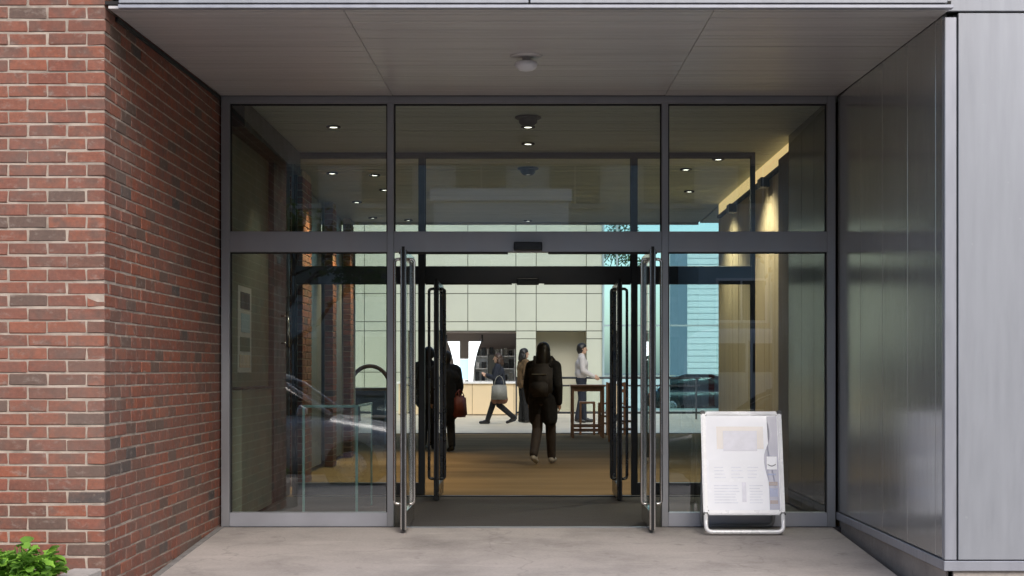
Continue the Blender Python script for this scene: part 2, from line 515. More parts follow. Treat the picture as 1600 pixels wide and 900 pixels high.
# ------------------------------------------------------------------ brick wall
CH = .0756; ZB = .16 - 6 * CH; BH = .0645; JT = .0105
XW, YF = -2.44, 8.30
def brick_mesh(L, D, H, seed):
    rr = random.Random(seed)
    bm = bmesh.new()
    box_bm(bm, 0, 0, 0, L, D, H)
    bmesh.ops.bevel(bm, geom=bm.edges[:], offset=.004, segments=1, affect='EDGES')
    for v in bm.verts:
        v.co += Vector((rr.uniform(-1, 1) * .0040, rr.uniform(-1, 1) * .0012, rr.uniform(-1, 1) * .0024))
    return mesh_of('brick', bm)
SL, SHD = .2145, .1020
def brick_wall():
    rt = root('brick_wall', (-3.2, 8.6, -.3), 'weathered red brick wall with pale mortar forming one side of the porch', 'wall')
    mor = box('mortar', -5.2, XW - .0045, YF + .0045, YF + .28, ZB, 4.24, 'mortar', rt, 0)
    box('mortar', XW - .28, XW - .0045, YF + .281, 11.46, ZB, 3.46, 'mortar', rt, 0)
    stm = [brick_mesh(SL, SHD, BH, i) for i in range(6)]
    hdm = [brick_mesh(SHD, SHD, BH, 20 + i) for i in range(4)]
    for me in stm + hdm:
        me.materials.append(M['brick'])
    cand = []   # (priority, cx, cy, cz, kind, rotated, length)
    ncourse = int((4.20 - ZB) / CH)
    for k in range(ncourse):
        z = ZB + k * CH + BH / 2 + JT / 2
        vis = -.15 < z < 3.42
        even = k % 2 == 0
        # front
        x = XW
        first = True
        while x > -5.0:
            L = SHD if (first and not even) else SL
            rot = first and not even
            if rot:      # quoin brick, header shows in front, stretcher down the side
                cand.append((0 if vis else 9, x - SHD / 2, YF + SL / 2, z, 's', True))
            else:
                pr = (0.5 + (XW - x) if (vis and x > -3.05) else 9)
                cand.append((pr, x - SL / 2, YF + SHD / 2, z, 's', False))
            x -= L + JT
            first = False
        # side
        if z < 3.44:
            y = YF + (SHD if even else SL) + JT
            i = 0
            while y < 11.34:
                L = min(SL, 11.44 - y)
                cand.append(((1.2 + i * .62) if vis else 9, XW - SHD / 2, y + L / 2, z, 's' if L > .2 else L, True))
                y += L + JT
                i += 1
    cand.sort(key=lambda c: c[0])
    near, rest = cand[:296], cand[296:]
    for pr, cx, cy_, cz, kd, rot in near:
        me = rnd.choice(stm) if kd == 's' else rnd.choice(hdm)
        o = link('brick', me, None, rt, (cx + rnd.uniform(-.0015, .0015), cy_ + rnd.uniform(-.0022, .0022), cz + rnd.uniform(-.0022, .0022)))
        if kd != 's':
            o.scale = (kd / SHD, 1, 1)
        o.rotation_euler = (0, rnd.uniform(-.004, .004), (R(90) if rot else 0) + rnd.choice((0, math.pi)))
    join_bricks('brickwork', [(c[1], c[2], c[3], (SL if c[4] == 's' else c[4]), c[5]) for c in rest], rt)

def join_bricks(name, items, parent, H=BH, D=SHD):
    V, F, A = [], [], []
    for cx, cy_, cz, L, rot in items:
        hx, hy = (D / 2, L / 2) if rot else (L / 2, D / 2)
        b = len(V)
        jx, jy = rnd.uniform(-.0015, .0015), rnd.uniform(-.0015, .0015)
        ch = .003
        for sz, ins in ((-1, ch), (-1, 0), (1, 0), (1, ch)):
            zz = cz + sz * (H / 2 - (ch if ins == 0 else 0))
            for sx, sy in ((-1, -1), (1, -1), (1, 1), (-1, 1)):
                V.append((cx + jx + sx * (hx - ins), cy_ + jy + sy * (hy - ins), zz + rnd.uniform(-.0012, .0012)))
        fs = [(3, 2, 1, 0), (12, 13, 14, 15)]
        for lv in range(3):
            for k in range(4):
                a, c = lv * 4 + k, lv * 4 + (k + 1) % 4
                fs.append((a, c, c + 4, a + 4))
        F += [tuple(b + i for i in f) for f in fs]
        A += [rnd.random()] * len(fs)
    me = bpy.data.meshes.new(name)
    loc = parent.location
    me.from_pydata([(x - loc.x, y - loc.y, z - loc.z) for x, y, z in V], [], F)
    at = me.attributes.new('rnd', 'FLOAT', 'FACE')
    at.data.foreach_set('value', A)
    o = link(name, me, 'brick_far', parent, (0, 0, 0), False)
    o['kind'] = 'stuff'
    return o
brick_wall()
tag(box('sealant_strip', XW, -2.395, 8.28, 11.33, -.17, -.10, 'sealant'), 'grey mortar strip along the foot of the brick wall', 'strip')
bpy.data.objects['sealant_strip'].rotation_euler = (R(2.95), 0, 0)
bpy.data.objects['sealant_strip'].location.z = -.107

# ------------------------------------------------------------------ canopy fascia, soffit
fz = 3.318
rt = root('canopy_fascia', (0, 8.26, fz), 'pale grey metal fascia running across the top of the porch', 'fascia')
for x0, x1 in ((-2.345, .003), (.013, 2.402), (2.414, 4.6), (4.612, 6.8)):
    dy = .185 if x0 > 2.4 else 0
    box('fascia_panel', x0, x1, 8.240 + dy, 8.262 + dy, fz + .02, 4.5, 'clad', rt, .003)
box('backing', 2.40, 6.8, 8.45, 8.55, fz + .022, 4.5, 'dark_gap', rt, 0)
box('backing', -2.34, 2.40, 8.266, 8.40, fz + .022, 4.5, 'dark_gap', rt, 0)
box('drip_edge', -2.35, 2.44, 8.246, 8.30, fz - .006, fz + .014, 'clad_trim', rt, .002)
rt = root('porch_soffit', (0, 9.8, 3.35), 'brown grey soffit of narrow metal planks above the porch', 'soffit')
def planks(name, x0, x1, y0, y1, za, zb, pitch, gap, mat, parent, thick=.015):
    bm = bmesh.new()
    n = int((y1 - y0) / pitch)
    for i in range(n):
        ya = y0 + i * pitch; yb = ya + pitch - gap
        za_ = za + (zb - za) * (ya - y0) / (y1 - y0); zb_ = za + (zb - za) * (yb - y0) / (y1 - y0)
        dz = rnd.uniform(-.0008, .0008)
        vs = [bm.verts.new((x, y, z)) for x in (x0, x1) for (y, z) in ((ya, za_ + dz), (yb, zb_ + dz), (yb, zb_ + thick), (ya, za_ + thick))]
        for f in ((0, 1, 2, 3), (7, 6, 5, 4), (0, 4, 5, 1), (1, 5, 6, 2), (2, 6, 7, 3), (3, 7, 4, 0)):
            bm.faces.new([vs[k] for k in f])
    bmesh.ops.recalc_face_normals(bm, faces=bm.faces[:])
    me = mesh_of(name, bm)
    o = link(name, me, mat, parent, (0, 0, 0))
    o['kind'] = 'stuff'
    return o
for x0, x1 in ((-2.42, -1.071), (-1.066, 1.0765), (1.0815, 2.44)):
    planks('soffit_planks', x0, x1, 8.302, 11.37, 3.322, 3.405, .085, .007, 'soffit', rt)
sheet('backing', [(-2.44, 8.30, 3.345), (2.44, 8.30, 3.345), (2.44, 11.40, 3.43), (-2.44, 11.40, 3.43)], [(0, 1, 2, 3)], 'dark_gap', rt, .02)
box('edge_channel', -2.437, -2.424, 8.5, 11.37, 3.335, 3.36, 'dark_gap', rt, 0).rotation_euler = (R(1.55), 0, 0)
tag(box('building_mass', -5.0, 6.8, 8.41, 21.2, 3.47, 6.5, 'clad', None, 0), 'upper storey of the building above the porch', 'building')

rt = root('smoke_detector', (0, 9.72, 3.36), 'small white domed ceiling fitting under the porch soffit', 'ceiling fitting')
lathe('base_plate', [(0, .012), (.105, .012), (.112, .004), (.105, -.006), (.03, -.006), (.03, -.045), (0, -.045)], 'soffit', rt, (-.012, 9.72, 3.355))
lathe('dome', [(0, -.028), (.07, -.028), (.078, -.04), (.072, -.062), (.05, -.080), (.02, -.088), (0, -.089)], 'white', rt, (-.012, 9.72, 3.345))

# ------------------------------------------------------------------ metal side wall and street face
XR, YR = 2.447, 8.44
zb0, zb1 = .060, .118
rt = root('metal_wall', (2.6, 9.9, 0), 'brushed grey metal wall of tall panels opposite the brick wall', 'wall')
ys = [8.50, 8.64, 9.28, 9.94, 10.59, 11.37]
for a, b2 in zip(ys, ys[1:]):
    box('side_panel', XR, XR + .03, a + .002, b2 - .002, zb1 + .008, 3.39, 'clad_side', rt, .002)
box('backing', XR + .034, XR + .10, 8.50, 11.40, -.3, 3.42, 'dark_gap', rt, 0)
box('base_trim', XR - .012, XR + .03, 8.44, 11.38, zb0, zb1, 'clad_trim', rt, .003)
box('top_channel', XR - .004, XR + .02, 8.5, 11.38, 3.39, 3.42, 'dark_gap', rt, 0)
box('corner_post', XR - .004, XR + .066, YR - .004, 8.498, zb1 + .004, fz - .012, 'clad_trim', rt, .004)
box('plinth', XR + .02, XR + .12, 8.50, 11.40, -.30, zb0 - .003, 'plinth', rt, 0)
rt = root('street_cladding', (4.6, 8.5, 0), 'pale grey flat metal panels on the street face right of the porch', 'wall')
for x0, x1 in ((2.522, 4.60), (4.612, 6.8)):
    box('cladding_panel', x0, x1, YR - .006, YR + .02, zb1 + .006, fz + .012, 'clad', rt, .003)
box('backing', 2.50, 6.8, YR + .024, YR + .2, -.3, fz + .01, 'dark_gap', rt, 0)
box('base_trim', XR - .012, 6.8, YR - .020, YR + .02, zb0, zb1, 'clad_trim', rt, .003)
box('plinth', XR + .05, 6.8, YR + .005, YR + .022, -.30, zb0 - .003, 'plinth', rt, 0)

# ------------------------------------------------------------------ glazed screens
def screen(name, label, Y, D, xj0, xj1, jw, mull, mw, ztop, head, tz0, tz1, sill, mat_f, mat_g, has_sill, dpart=''):
    rt = root(name, (0, Y, 0), label, 'glazed screen')
    y0, y1 = Y - D / 2, Y + D / 2
    box('jamb', xj0, xj0 + jw, y0, y1, 0, ztop, mat_f, rt)
    box('jamb', xj1 - jw, xj1, y0, y1, 0, ztop, mat_f, rt)
    for x in mull:
        box('mullion', x - mw / 2, x + mw / 2, y0 + .002, y1 - .002, 0, ztop - head, mat_f, rt)
    box('head_rail', xj0 + jw, xj1 - jw, y0 + .004, y1 - .004, ztop - head, ztop, mat_f, rt)
    edges = [xj0 + jw] + [m for m in mull] + [xj1 - jw]
    for i, (a, b2) in enumerate(zip(edges, edges[1:])):
        a2 = a + (mw / 2 if i > 0 else 0); b3 = b2 - (mw / 2 if i < len(edges) - 2 else 0)
        box('transom', a2, b3, y0 + .006, y1 - .006, tz0, tz1, mat_f, rt)
        p = box('pane', a2 + .001, b3 - .001, Y - .005, Y + .005, tz1, ztop - head, mat_g, rt, 0)
        gk = .010
        for q0, q1, w0, w1 in ((a2, a2 + gk, tz1, ztop - head), (b3 - gk, b3, tz1, ztop - head)):
            box('gasket', q0, q1, Y - .014, Y + .014, w0, w1, 'rubber', p, 0)
        box('gasket', a2 + gk, b3 - gk, Y - .014, Y + .014, ztop - head - gk, ztop - head, 'rubber', p, 0)
        if i != 1:
            zs = sill if has_sill else sill
            box('sill_rail', a2, b3, y0 + .006, y1 - .006, 0.001, zs, 'alu_light' if mat_f == 'alu' else mat_f, rt)
            p = box('pane', a2 + .001, b3 - .001, Y - .005, Y + .005, zs, tz0, mat_g, rt, 0)
            for q0, q1 in ((a2, a2 + gk), (b3 - gk, b3)):
                box('gasket', q0, q1, Y - .014, Y + .014, zs, tz0, 'rubber', p, 0)
            box('gasket', a2 + gk, b3 - gk, Y - .014, Y + .014, tz0 - gk, tz0, 'rubber', p, 0)
    return rt
screen('outer_glazed_screen', 'outer glazed entrance screen with grey metal frame and five panes', 11.42, .10, -2.425, 2.430, .066, (-1.087, 1.083), .052, 3.405, .058, 2.172, 2.335, .112, 'alu', 'glass', True)
screen('inner_glazed_screen', 'inner glazed screen with dark frame between the mat and the lobby', 14.35, .09, -2.345, 2.26, .035, (-1.055, 1.055), .055, 3.405, .045, 2.105, 2.275, .12, 'dark_frame', 'glass_in', True)
# sensor boxes
for Y, z0, wd, h, lab in ((11.30, 2.180, .223, .066, 'small black sensor box on the outer door header'), (14.24, 2.085, .22, .065, 'small black sensor box on the inner door header')):
    rt = root('door_sensor', (0, Y, z0), lab, 'sensor')
    box('housing', -.112, -.112 + wd, Y, Y + .064, z0, z0 + h, 'black', rt, .006)
    box('lens', -.085, .085, Y - .003, Y + .002, z0 + .012, z0 + .03, 'glossy_dark', rt, 0)
for Y, z in ((11.40, 2.158), (14.33, 2.092)):
    for sx in (-1, 1):
        side = 'brick wall' if sx < 0 else 'metal wall'
        tag(box('door_track', min(sx * .16, sx * 1.02), max(sx * .16, sx * 1.02), Y - .03, Y + .03, z, z + .013, 'dark_gap', None, 0),
            'dark track under the %s door header towards the %s' % ('outer' if Y < 12 else 'inner', side), 'door track')

# folded-back glass door leaves
def door(name, label, X, y0, y1, ztop, dark):
    rt = root(name, (X, y0, .01), label, 'door', 'glass door leaves standing open')
    fm = 'steel_dark' if dark else 'steel'
    t = .024; st = .034
    for ya in (y0, y1 - st):
        p = box('stile', X - t, X + t, ya, ya + st, .012, ztop, fm, rt, .004)
    box('edge_seal', X - .011, X + .011, y0 - .010, y0 + .0005, .012, ztop + .02, 'rubber', rt, 0)
    box('bottom_rail', X - t + .002, X + t - .002, y0 + st, y1 - st, .012, .155, fm, rt, .003)
    box('top_rail', X - t + .002, X + t - .002, y0 + st, y1 - st, ztop - .06, ztop, fm, rt, .003)
    box('pane', X - .005, X + .005, y0 + st, y1 - st, .155, ztop - .06, 'glass_door', rt, 0)
    for sx in (-1, 1):
        xo = X + sx * .075
        yh = y0 + .10
        path = round_path([(X + sx * t, yh, ztop - .07), (xo, yh, ztop - .07), (xo, yh, .205), (X + sx * t, yh, .205)], .03)
        tube('handle', path, .0125 if not dark else .014, fm, rt, 10)
    return rt
door('glass_door', 'outer glass door leaf standing open beside the tall pane near the brick wall', -.955, 11.02, 11.80, 2.165, False)
door('glass_door', 'outer glass door leaf standing open next to the sandwich board', .955, 11.02, 11.80, 2.165, False)
door('glass_door', 'inner dark framed glass door leaf open beside the person with the red bag', -.868, 13.62, 14.40, 2.085, True)
door('glass_door', 'inner dark framed glass door leaf open beside the wooden high table', .868, 13.62, 14.40, 2.085, True)

# ------------------------------------------------------------------ vestibule and lobby shell
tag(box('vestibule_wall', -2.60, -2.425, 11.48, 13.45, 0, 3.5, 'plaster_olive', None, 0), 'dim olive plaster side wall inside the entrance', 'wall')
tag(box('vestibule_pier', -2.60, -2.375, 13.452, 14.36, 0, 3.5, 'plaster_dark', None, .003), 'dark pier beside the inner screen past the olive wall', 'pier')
rt = root('heater_casing', (-2.37, 12.3, 0), 'low olive grey heater casing along the dim side wall', 'heater')
box('casing', -2.424, -2.31, 11.62, 12.98, .03, 1.08, 'plaster_olive', rt, .008)
box('top_cap', -2.424, -2.30, 11.61, 12.99, 1.08, 1.10, 'plaster_dark', rt, .004)
rt = root('wall_poster', (-2.42, 12.28, 1.6), 'faded poster with four pictures on the olive side wall', 'poster')
box('sheet', -2.424, -2.418, 12.0, 12.58, 1.22, 1.95, 'paper', rt, 0)
for z0, z1, mt, y0, y1 in ((1.76, 1.90, 'plaster_dark', 12.1, 12.5), (1.56, 1.72, 'render_blue', 12.12, 12.5), (1.40, 1.52, 'plaster_olive', 12.08, 12.5), (1.26, 1.37, 'wood_pale', 12.06, 12.52)):
    box('picture', -2.417, -2.414, y0, y1, z0, z1, mt, rt, 0)
rt = root('pull_handle', (-2.30, 13.6, 1.2), 'pale vertical pull handle on the dark pier', 'handle')
tube('bar', [(-2.31, 13.85, 1.46), (-2.31, 13.85, 1.80)], .018, 'steel', rt)
for z in (1.50, 1.76):
    tube('bracket', [(-2.376, 13.85, z), (-2.31, 13.85, z)], .010, 'steel', rt)
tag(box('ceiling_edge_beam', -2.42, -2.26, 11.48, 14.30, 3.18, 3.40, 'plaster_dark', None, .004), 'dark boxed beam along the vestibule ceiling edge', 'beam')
# right side of the vestibule
rt = root('vestibule_side_panel', (2.45, 12.4, 0), 'glossy dark panelled side wall inside the entrance behind the sandwich board', 'wall')
for a, b2 in ((11.48, 12.08), (12.084, 12.62), (12.624, 13.26)):
    box('panel', 2.40, 2.44, a, b2, .02, 3.40, 'glossy_dark', rt, .002)
rt = root('board_wall', (2.5, 17, 0), 'beige wall of tall vertical boards inside the lobby', 'wall')
box('corner_board', 2.40, 2.47, 13.27, 13.80, 0, 3.26, 'brown_edge', rt, .004)
y = 13.805
while y < 18.7:
    wd = rnd.choice((.26, .26, .30, .22))
    box('board', 2.475 + rnd.uniform(0, .006), 2.52, y, min(18.7, y + wd - .007), 0, 3.20 + rnd.uniform(-.002, .002), 'board', rt, .003)
    y += wd
box('backing', 2.525, 2.70, 11.48, 18.72, 0, 3.5, 'brown_edge', rt, 0)
rt = root('cove_light', (2.5, 17, 3.3), 'glowing warm yellow cove strip along the top of the board wall', 'cove light')
box('strip', 2.478, 2.522, 13.3, 18.7, 3.255, 3.40, 'cove', rt, 0)
box('lip', 2.455, 2.522, 13.28, 18.7, 3.215, 3.25, 'plaster_dark', rt, .003)
for i, yy in enumerate((14.6, 16.9)):
    tag(box('spotlight_box', 2.36, 2.45, yy, yy + .22, 3.10, 3.20, 'black', None, .005), 'small dark box fitting below the glowing cove strip', 'box fitting', 'fittings under the cove')

rt = root('lobby_ceiling', (0, 16, 3.42), 'brownish plank ceiling inside the lobby with round downlights', 'ceiling')
planks('ceiling_planks', -6.8, 2.50, 11.475, 21.1, 3.408, 3.408, .12, .022, 'ceiling_in', rt)
box('backing', -6.8, 2.52, 11.475, 21.1, 3.425, 3.445, 'dark_gap', rt, 0)
box('edge_trim', -6.8, 2.5, 21.1, 21.16, 3.38, 3.46, 'ceiling_in', rt, 0)

def downlight(x, y, i, power=34):
    where = 'above the grey mat' if y < 14.2 else 'beside the board wall' if x > 1 else 'over the brick piers' if x < -2 else 'on the brick pier side of the lobby' if x < -1 else 'over the middle of the lobby'
    rt = root('downlight', (x, y, 3.4), 'small round lit downlight in the plank ceiling ' + where, 'downlight', 'downlights ' + where)  # also serves the two added wall washers
    lathe('ring', [(.040, .004), (.062, .004), (.065, -.006), (.054, -.012), (.040, -.010), (.040, .004)], 'dark_gap', rt, (x, y, 3.404), 20)
    lathe('lens', [(0, -.004), (.038, -.004), (.038, 0), (0, 0)], 'lamp', rt, (x, y, 3.404), 20)
    ld = bpy.data.lights.new('downlight_beam', 'SPOT')
    ld.energy = power; ld.spot_size = R(66 if x < -2 else 125 if x > 1.8 else 95); ld.spot_blend = .7; ld.color = (1, .74, .40) if x < -2 else (1, .93, .76); ld.shadow_soft_size = .05
    lo = bpy.data.objects.new('downlight_beam', ld)
    COL.objects.link(lo); lo.parent = rt; lo.location = (0, 0, -.03)
for i, (x, y) in enumerate([(-1.73, 12.8), (0, 12.8), (0, 14.05 - .3), (-1.70, 15.95), (-1.72, 17.25), (1.70, 15.5), (-1.72, 20.7), (0, 20.8), (-2.15, 15.8), (-2.2, 18.5), (-2.2, 20.4), (1.95, 14.75), (1.95, 17.4)]):  # the last two are added wall washers that brighten the board wall
    downlight(x, y, i, 160 if x < -2 else (120 if x > 1.8 else 24))
for x, y, lab in ((0, 12.3, 'dark domed detector on the vestibule ceiling'), (0, 15.4, 'dark domed detector on the lobby ceiling past the inner screen')):
    rt = root('ceiling_detector', (x, y, 3.4), lab, 'detector')
    lathe('base_plate', [(0, 0), (.11, 0), (.115, -.01), (.10, -.02), (0, -.02)], 'plaster_dark', rt, (x, y, 3.404))
    lathe('dome', [(.08, -.02), (.078, -.05), (.05, -.075), (0, -.085)], 'plaster_dark', rt, (x, y, 3.404))

# lit interior brick piers on the left of the lobby
def pier(x, y0, y1, label, dp=.23):
    rt = root('brick_pier', (x, (y0 + y1) / 2, 0), label, 'brick pier')
    box('mortar', x - dp, x - .006, y0 + .006, y1 - .006, 0, 3.40, 'mortar', rt, 0)
    items = []
    for k in range(int(3.38 / CH)):
        z = k * CH + CH / 2
        y = y0 - (.1 if k % 2 else 0)
        while y < y1 - .02:
            a = max(y, y0); b2 = min(y + SL, y1)
            if b2 - a > .03:
                items.append((x - SHD / 2, (a + b2) / 2, z, b2 - a, True))
            y += SL + JT
        for sy in (y0 + SHD / 2 + .0, ):
            if dp > .2: items.append((x - .115 - .06, sy, z, .10, False))
    join_bricks('brickwork', items, rt)
pier(-2.42, 15.45, 16.10, 'warmly lit interior brick pier just past the inner screen')
pier(-2.50, 18.45, 18.80, 'lit interior brick pier in the middle of the lobby row', .11)
pier(-2.52, 20.45, 20.80, 'lit interior brick pier at the open end of the lobby', .11)
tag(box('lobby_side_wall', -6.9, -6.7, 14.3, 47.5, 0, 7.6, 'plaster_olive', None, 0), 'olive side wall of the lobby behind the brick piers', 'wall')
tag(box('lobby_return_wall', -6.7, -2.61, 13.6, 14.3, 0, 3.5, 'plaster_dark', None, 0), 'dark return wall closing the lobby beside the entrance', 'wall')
rt = root('reflection_panels', (-2.8, 18.6, 0), 'added blue grey panels imitating a reflection between the interior brick piers', 'reflection_panels')
for a, b2 in ((16.2, 17.28), (17.3, 18.38), (18.86, 19.62), (19.64, 20.40)):  # added panels standing in for a building reflected in the pane
    box('panel', -2.70, -2.64, a, b2, .05, 3.38, 'reflection_blue', rt, .004)
tag(box('reflection_end_screen', -3.30, -2.56, 21.3, 21.36, 0, 3.3, 'reflection_blue', None, .004), 'screen coloured blue grey to imitate a reflection past the last interior brick pier', 'screen')
tag(box('side_block', 2.71, 8.9, 11.48, 18.72, 0, 3.45, 'plaster_dark', None, 0), 'plain block behind the board wall', 'wall')

# glass guard inside the entrance
rt = root('glass_guard', (-1.66, 12.2, 0), 'clear glass guard with green edges standing behind the tall pane', 'glass guard')
def edged(xa, ya, xb, yb, z1):
    box('pane', min(xa, xb) - .001, max(xa, xb) + .001, min(ya, yb) - .001, max(ya, yb) + .001, .02, z1 - .02, 'glass_in', rt, 0) if False else None
gx0, gx1, gy0, gz = -1.905, -1.435, 12.15, .945
box('pane', gx0 + .022, gx1 - .022, gy0 - .005, gy0 + .005, .02, gz - .022, 'glass_in', rt, 0)
for a, b2, c, d in ((gx0, gx0 + .022, .0, gz), (gx1 - .022, gx1, .0, gz), (gx0 + .022, gx1 - .022, gz - .022, gz)):
    box('edge', a, b2, gy0 - .007, gy0 + .007, c, d, 'glass_edge', rt, .002)
box('pane', gx1 - .008, gx1 + .002, gy0 + .02, gy0 + 1.05, .02, gz - .02, 'glass_in', rt, 0)
box('edge', gx1 - .012, gx1 + .006, gy0 + .02, gy0 + 1.05, gz - .02, gz, 'glass_edge', rt, .002)
box('edge', gx1 - .012, gx1 + .006, gy0 + 1.05, gy0 + 1.07, 0, gz, 'glass_edge', rt, .002)

# ------------------------------------------------------------------ atrium: back wall, recesses, glazing, skylight
YB = 44.0
rt = root('panelled_back_wall', (0, YB, 0), 'tall pale green cream panelled wall at the back of the lobby', 'wall')
gp = .02
cols = [-6.7, -5.0, -3.35, -1.84, -.37, .25, 1.78, 2.28]
rows = [2.46, 2.74, 3.60, 5.2, 6.7]
def cpanel(x0, x1, z0, z1):
    box('wall_panel', x0 + gp / 2, x1 - gp / 2, YB - .03, YB, z0 + gp / 2, z1 - gp / 2, 'cream', rt, .004)
for x0, x1 in zip(cols, cols[1:]):
    for z0, z1 in zip(rows, rows[1:]):
        cpanel(x0, x1, z0, z1)
for x0, x1 in ((-6.7, -5.0), (-5.0, -3.35), (-3.35, -2.75)):
    cpanel(x0, x1, 0.0, 1.2); cpanel(x0, x1, 1.2, 2.46)
for x0, x1 in ((-.37, .25), (1.78, 2.28)):
    cpanel(x0, x1, 0.0, 2.22); cpanel(x0, x1, 2.22, 2.46)
for x0, x1, z0, z1 in ((-6.7, -2.76, 0, 2.44), (-.365, .245, 0, 2.44), (1.785, 2.275, 0, 2.44), (-6.7, 2.275, 2.44, 7.4)):
    box('backing', x0, x1, YB + .002, YB + .2, z0, z1, 'cream_seam', rt, 0)
# recesses behind the wall
for nm, x0, x1, mt, lab in (('left_recess', -2.76, -.365, 'pinkgrey', 'pinkish grey alcove behind the service counter'), ('right_recess', .245, 1.785, 'tan', 'plain tan alcove beside the man in the pale shirt')):
    rt = root('alcove', ((x0 + x1) / 2, YB + 1.5, 0), lab, 'alcove')
    dp = 3.0 if x0 < 0 else .8
    box('back', x0 - .1, x1 + .1, YB + dp, YB + dp + .1, 0, 2.6, mt, rt, 0)
    box('side', x0 - .1, x0, YB + .201, YB + dp - .001, 0, 2.6, mt, rt, 0)
    box('side', x1, x1 + .1, YB + .201, YB + dp - .001, 0, 2.6, mt, rt, 0)
    box('top', x0, x1, YB + .201, YB + dp - .001, 2.45, 2.55, mt, rt, 0)
# service counter
rt = root('service_counter', (-1.3, 40, 0), 'long cream service counter in front of the pinkish alcove', 'counter')
for x0, x1 in ((-3.6, -1.555), (-1.545, -.395), (-.385, -.18)):
    box('front_panel', x0, x1, 40.0, 40.03, .03, .88, 'counter', rt, .004)
box('carcass', -3.6, -.18, 40.035, 40.6, .02, .88, 'brown_edge', rt, 0)
box('counter_top', -3.65, -.14, 39.94, 40.66, .882, .94, 'white', rt, .006)
# flared lit pylons
for x, lean, lab in ((-2.33, .20, 'flared white lit pylon on the counter side near the dark coated person'), (-1.62, -.20, 'flared white lit pylon on the counter side near the wall shelves')):
    rt = root('lit_pylon', (x, 44.6, 0), lab, 'lit pylon')
    bm = bmesh.new()
    rings = []
    inner = -2.12 if lean > 0 else -1.83
    for z, wd in ((.0, .12), (.9, .12), (1.3, .14), (1.7, .22), (1.95, .29), (2.15, .37)):
        c = inner - math.copysign(wd / 2, lean)
        rings.append([bm.verts.new((c + sx * wd / 2, 44.6 + sy * .12, z)) for sx, sy in ((-1, -1), (1, -1), (1, 1), (-1, 1))])
    for A, B in zip(rings, rings[1:]):
        for k in range(4):
            bm.faces.new((A[k], A[(k + 1) % 4], B[(k + 1) % 4], B[k]))
    bm.faces.new(rings[0][::-1]); bm.faces.new(rings[-1])
    bmesh.ops.recalc_face_normals(bm, faces=bm.faces[:])
    for v in bm.verts: v.co -= rt.location
    link('shade', mesh_of('shade', bm), 'lit_white', rt, (0, 0, 0), False)
    tube('finial', [(x - lean, 44.6, 2.15), (x - lean, 44.6, 2.36)], .03, 'black', rt, 8)
# shelving with goods
rt = root('display_shelf', (-1.0, 46.4, 0), 'white display shelf in the alcove behind the counter', 'shelf')
box('back_panel', -1.75, -.42, 46.7, 46.74, 0, 1.95, 'white', rt, 0)
for x in (-1.75, -1.31, -.87, -.44):
    box('upright', x, x + .03, 46.3, 46.698, 0, 1.95, 'white', rt, 0)
for z in (.5, .9, 1.3, 1.7):
    box('shelf_board', -1.719, -.441, 46.32, 46.69, z, z + .025, 'white', rt, 0)
k = 0
for xi, (xa, xb) in enumerate(((-1.70, -1.33), (-1.26, -.89), (-.82, -.46))):
    for zi, z in enumerate((.926, 1.326, 1.726)):
        for j in range(2):
            wd = rnd.uniform(.1, .16)
            xx = xa + .02 + j * .18
            hh = rnd.uniform(.16, .32)
            mt, cn = rnd.choice([('black', 'black'), ('cloth_navy', 'navy'), ('bag_grey', 'grey'), ('white', 'white'), ('black', 'black')])
            sh_ = ('counter height', 'middle', 'top')[zi]
            tag(box('boxed_item', xx, xx + wd, 46.4, 46.55, z, z + hh, mt, None, .004),
                'small %s box on the %s board of the white display shelf' % (cn, sh_), 'box', '%s boxes on the %s shelf board' % (cn, sh_))
rt = root('monitor', (-1.15, 44.35, .0), 'dark monitor screen on a stand behind the counter', 'monitor')
box('stand', -1.02, -.98, 44.4, 44.44, 0, 1.2, 'black', rt, .004)
box('housing', -1.25, -.75, 44.36, 44.40, 1.05, 1.75, 'black', rt, .006)
box('display', -1.22, -.78, 44.352, 44.358, 1.09, 1.71, 'glossy_dark', rt, 0)
rt = root('bright_screen', (-2.0, 44.7, 0), 'pale blue glowing screen between the two lit pylons', 'screen')
box('stand', -2.02, -1.96, 44.92, 44.96, 0, 1.0, 'white', rt, 0)
box('housing', -2.2, -1.8, 44.9, 44.95, .95, 1.62, 'white', rt, .006)
box('display', -2.17, -1.83, 44.892, 44.898, .98, 1.59, 'screen', rt, 0)
# dark shop plants: leafy stems on the counter side
# railing
rt = root('railing', (1.2, 36.8, 0), 'dark metal railing running in front of the panelled wall', 'railing')
for z, r in ((1.06, .028), (.86, .022), (.17, .028)):
    tube('rail', [(-.32, 36.8, z), (4.4, 36.8, z)], r, 'dark_frame', rt, 8)
for x in (-.3, .56, 1.44, 2.3, 3.2, 4.3):
    box('post', x - .02, x + .02, 36.78, 36.82, 0, 1.05, 'dark_frame', rt, 0)
for a, b2 in ((-.27, .53), (.59, 1.41), (1.47, 2.27)):
    box('pane', a, b2, 36.795, 36.805, .2, .83, 'glass_in', rt, 0)

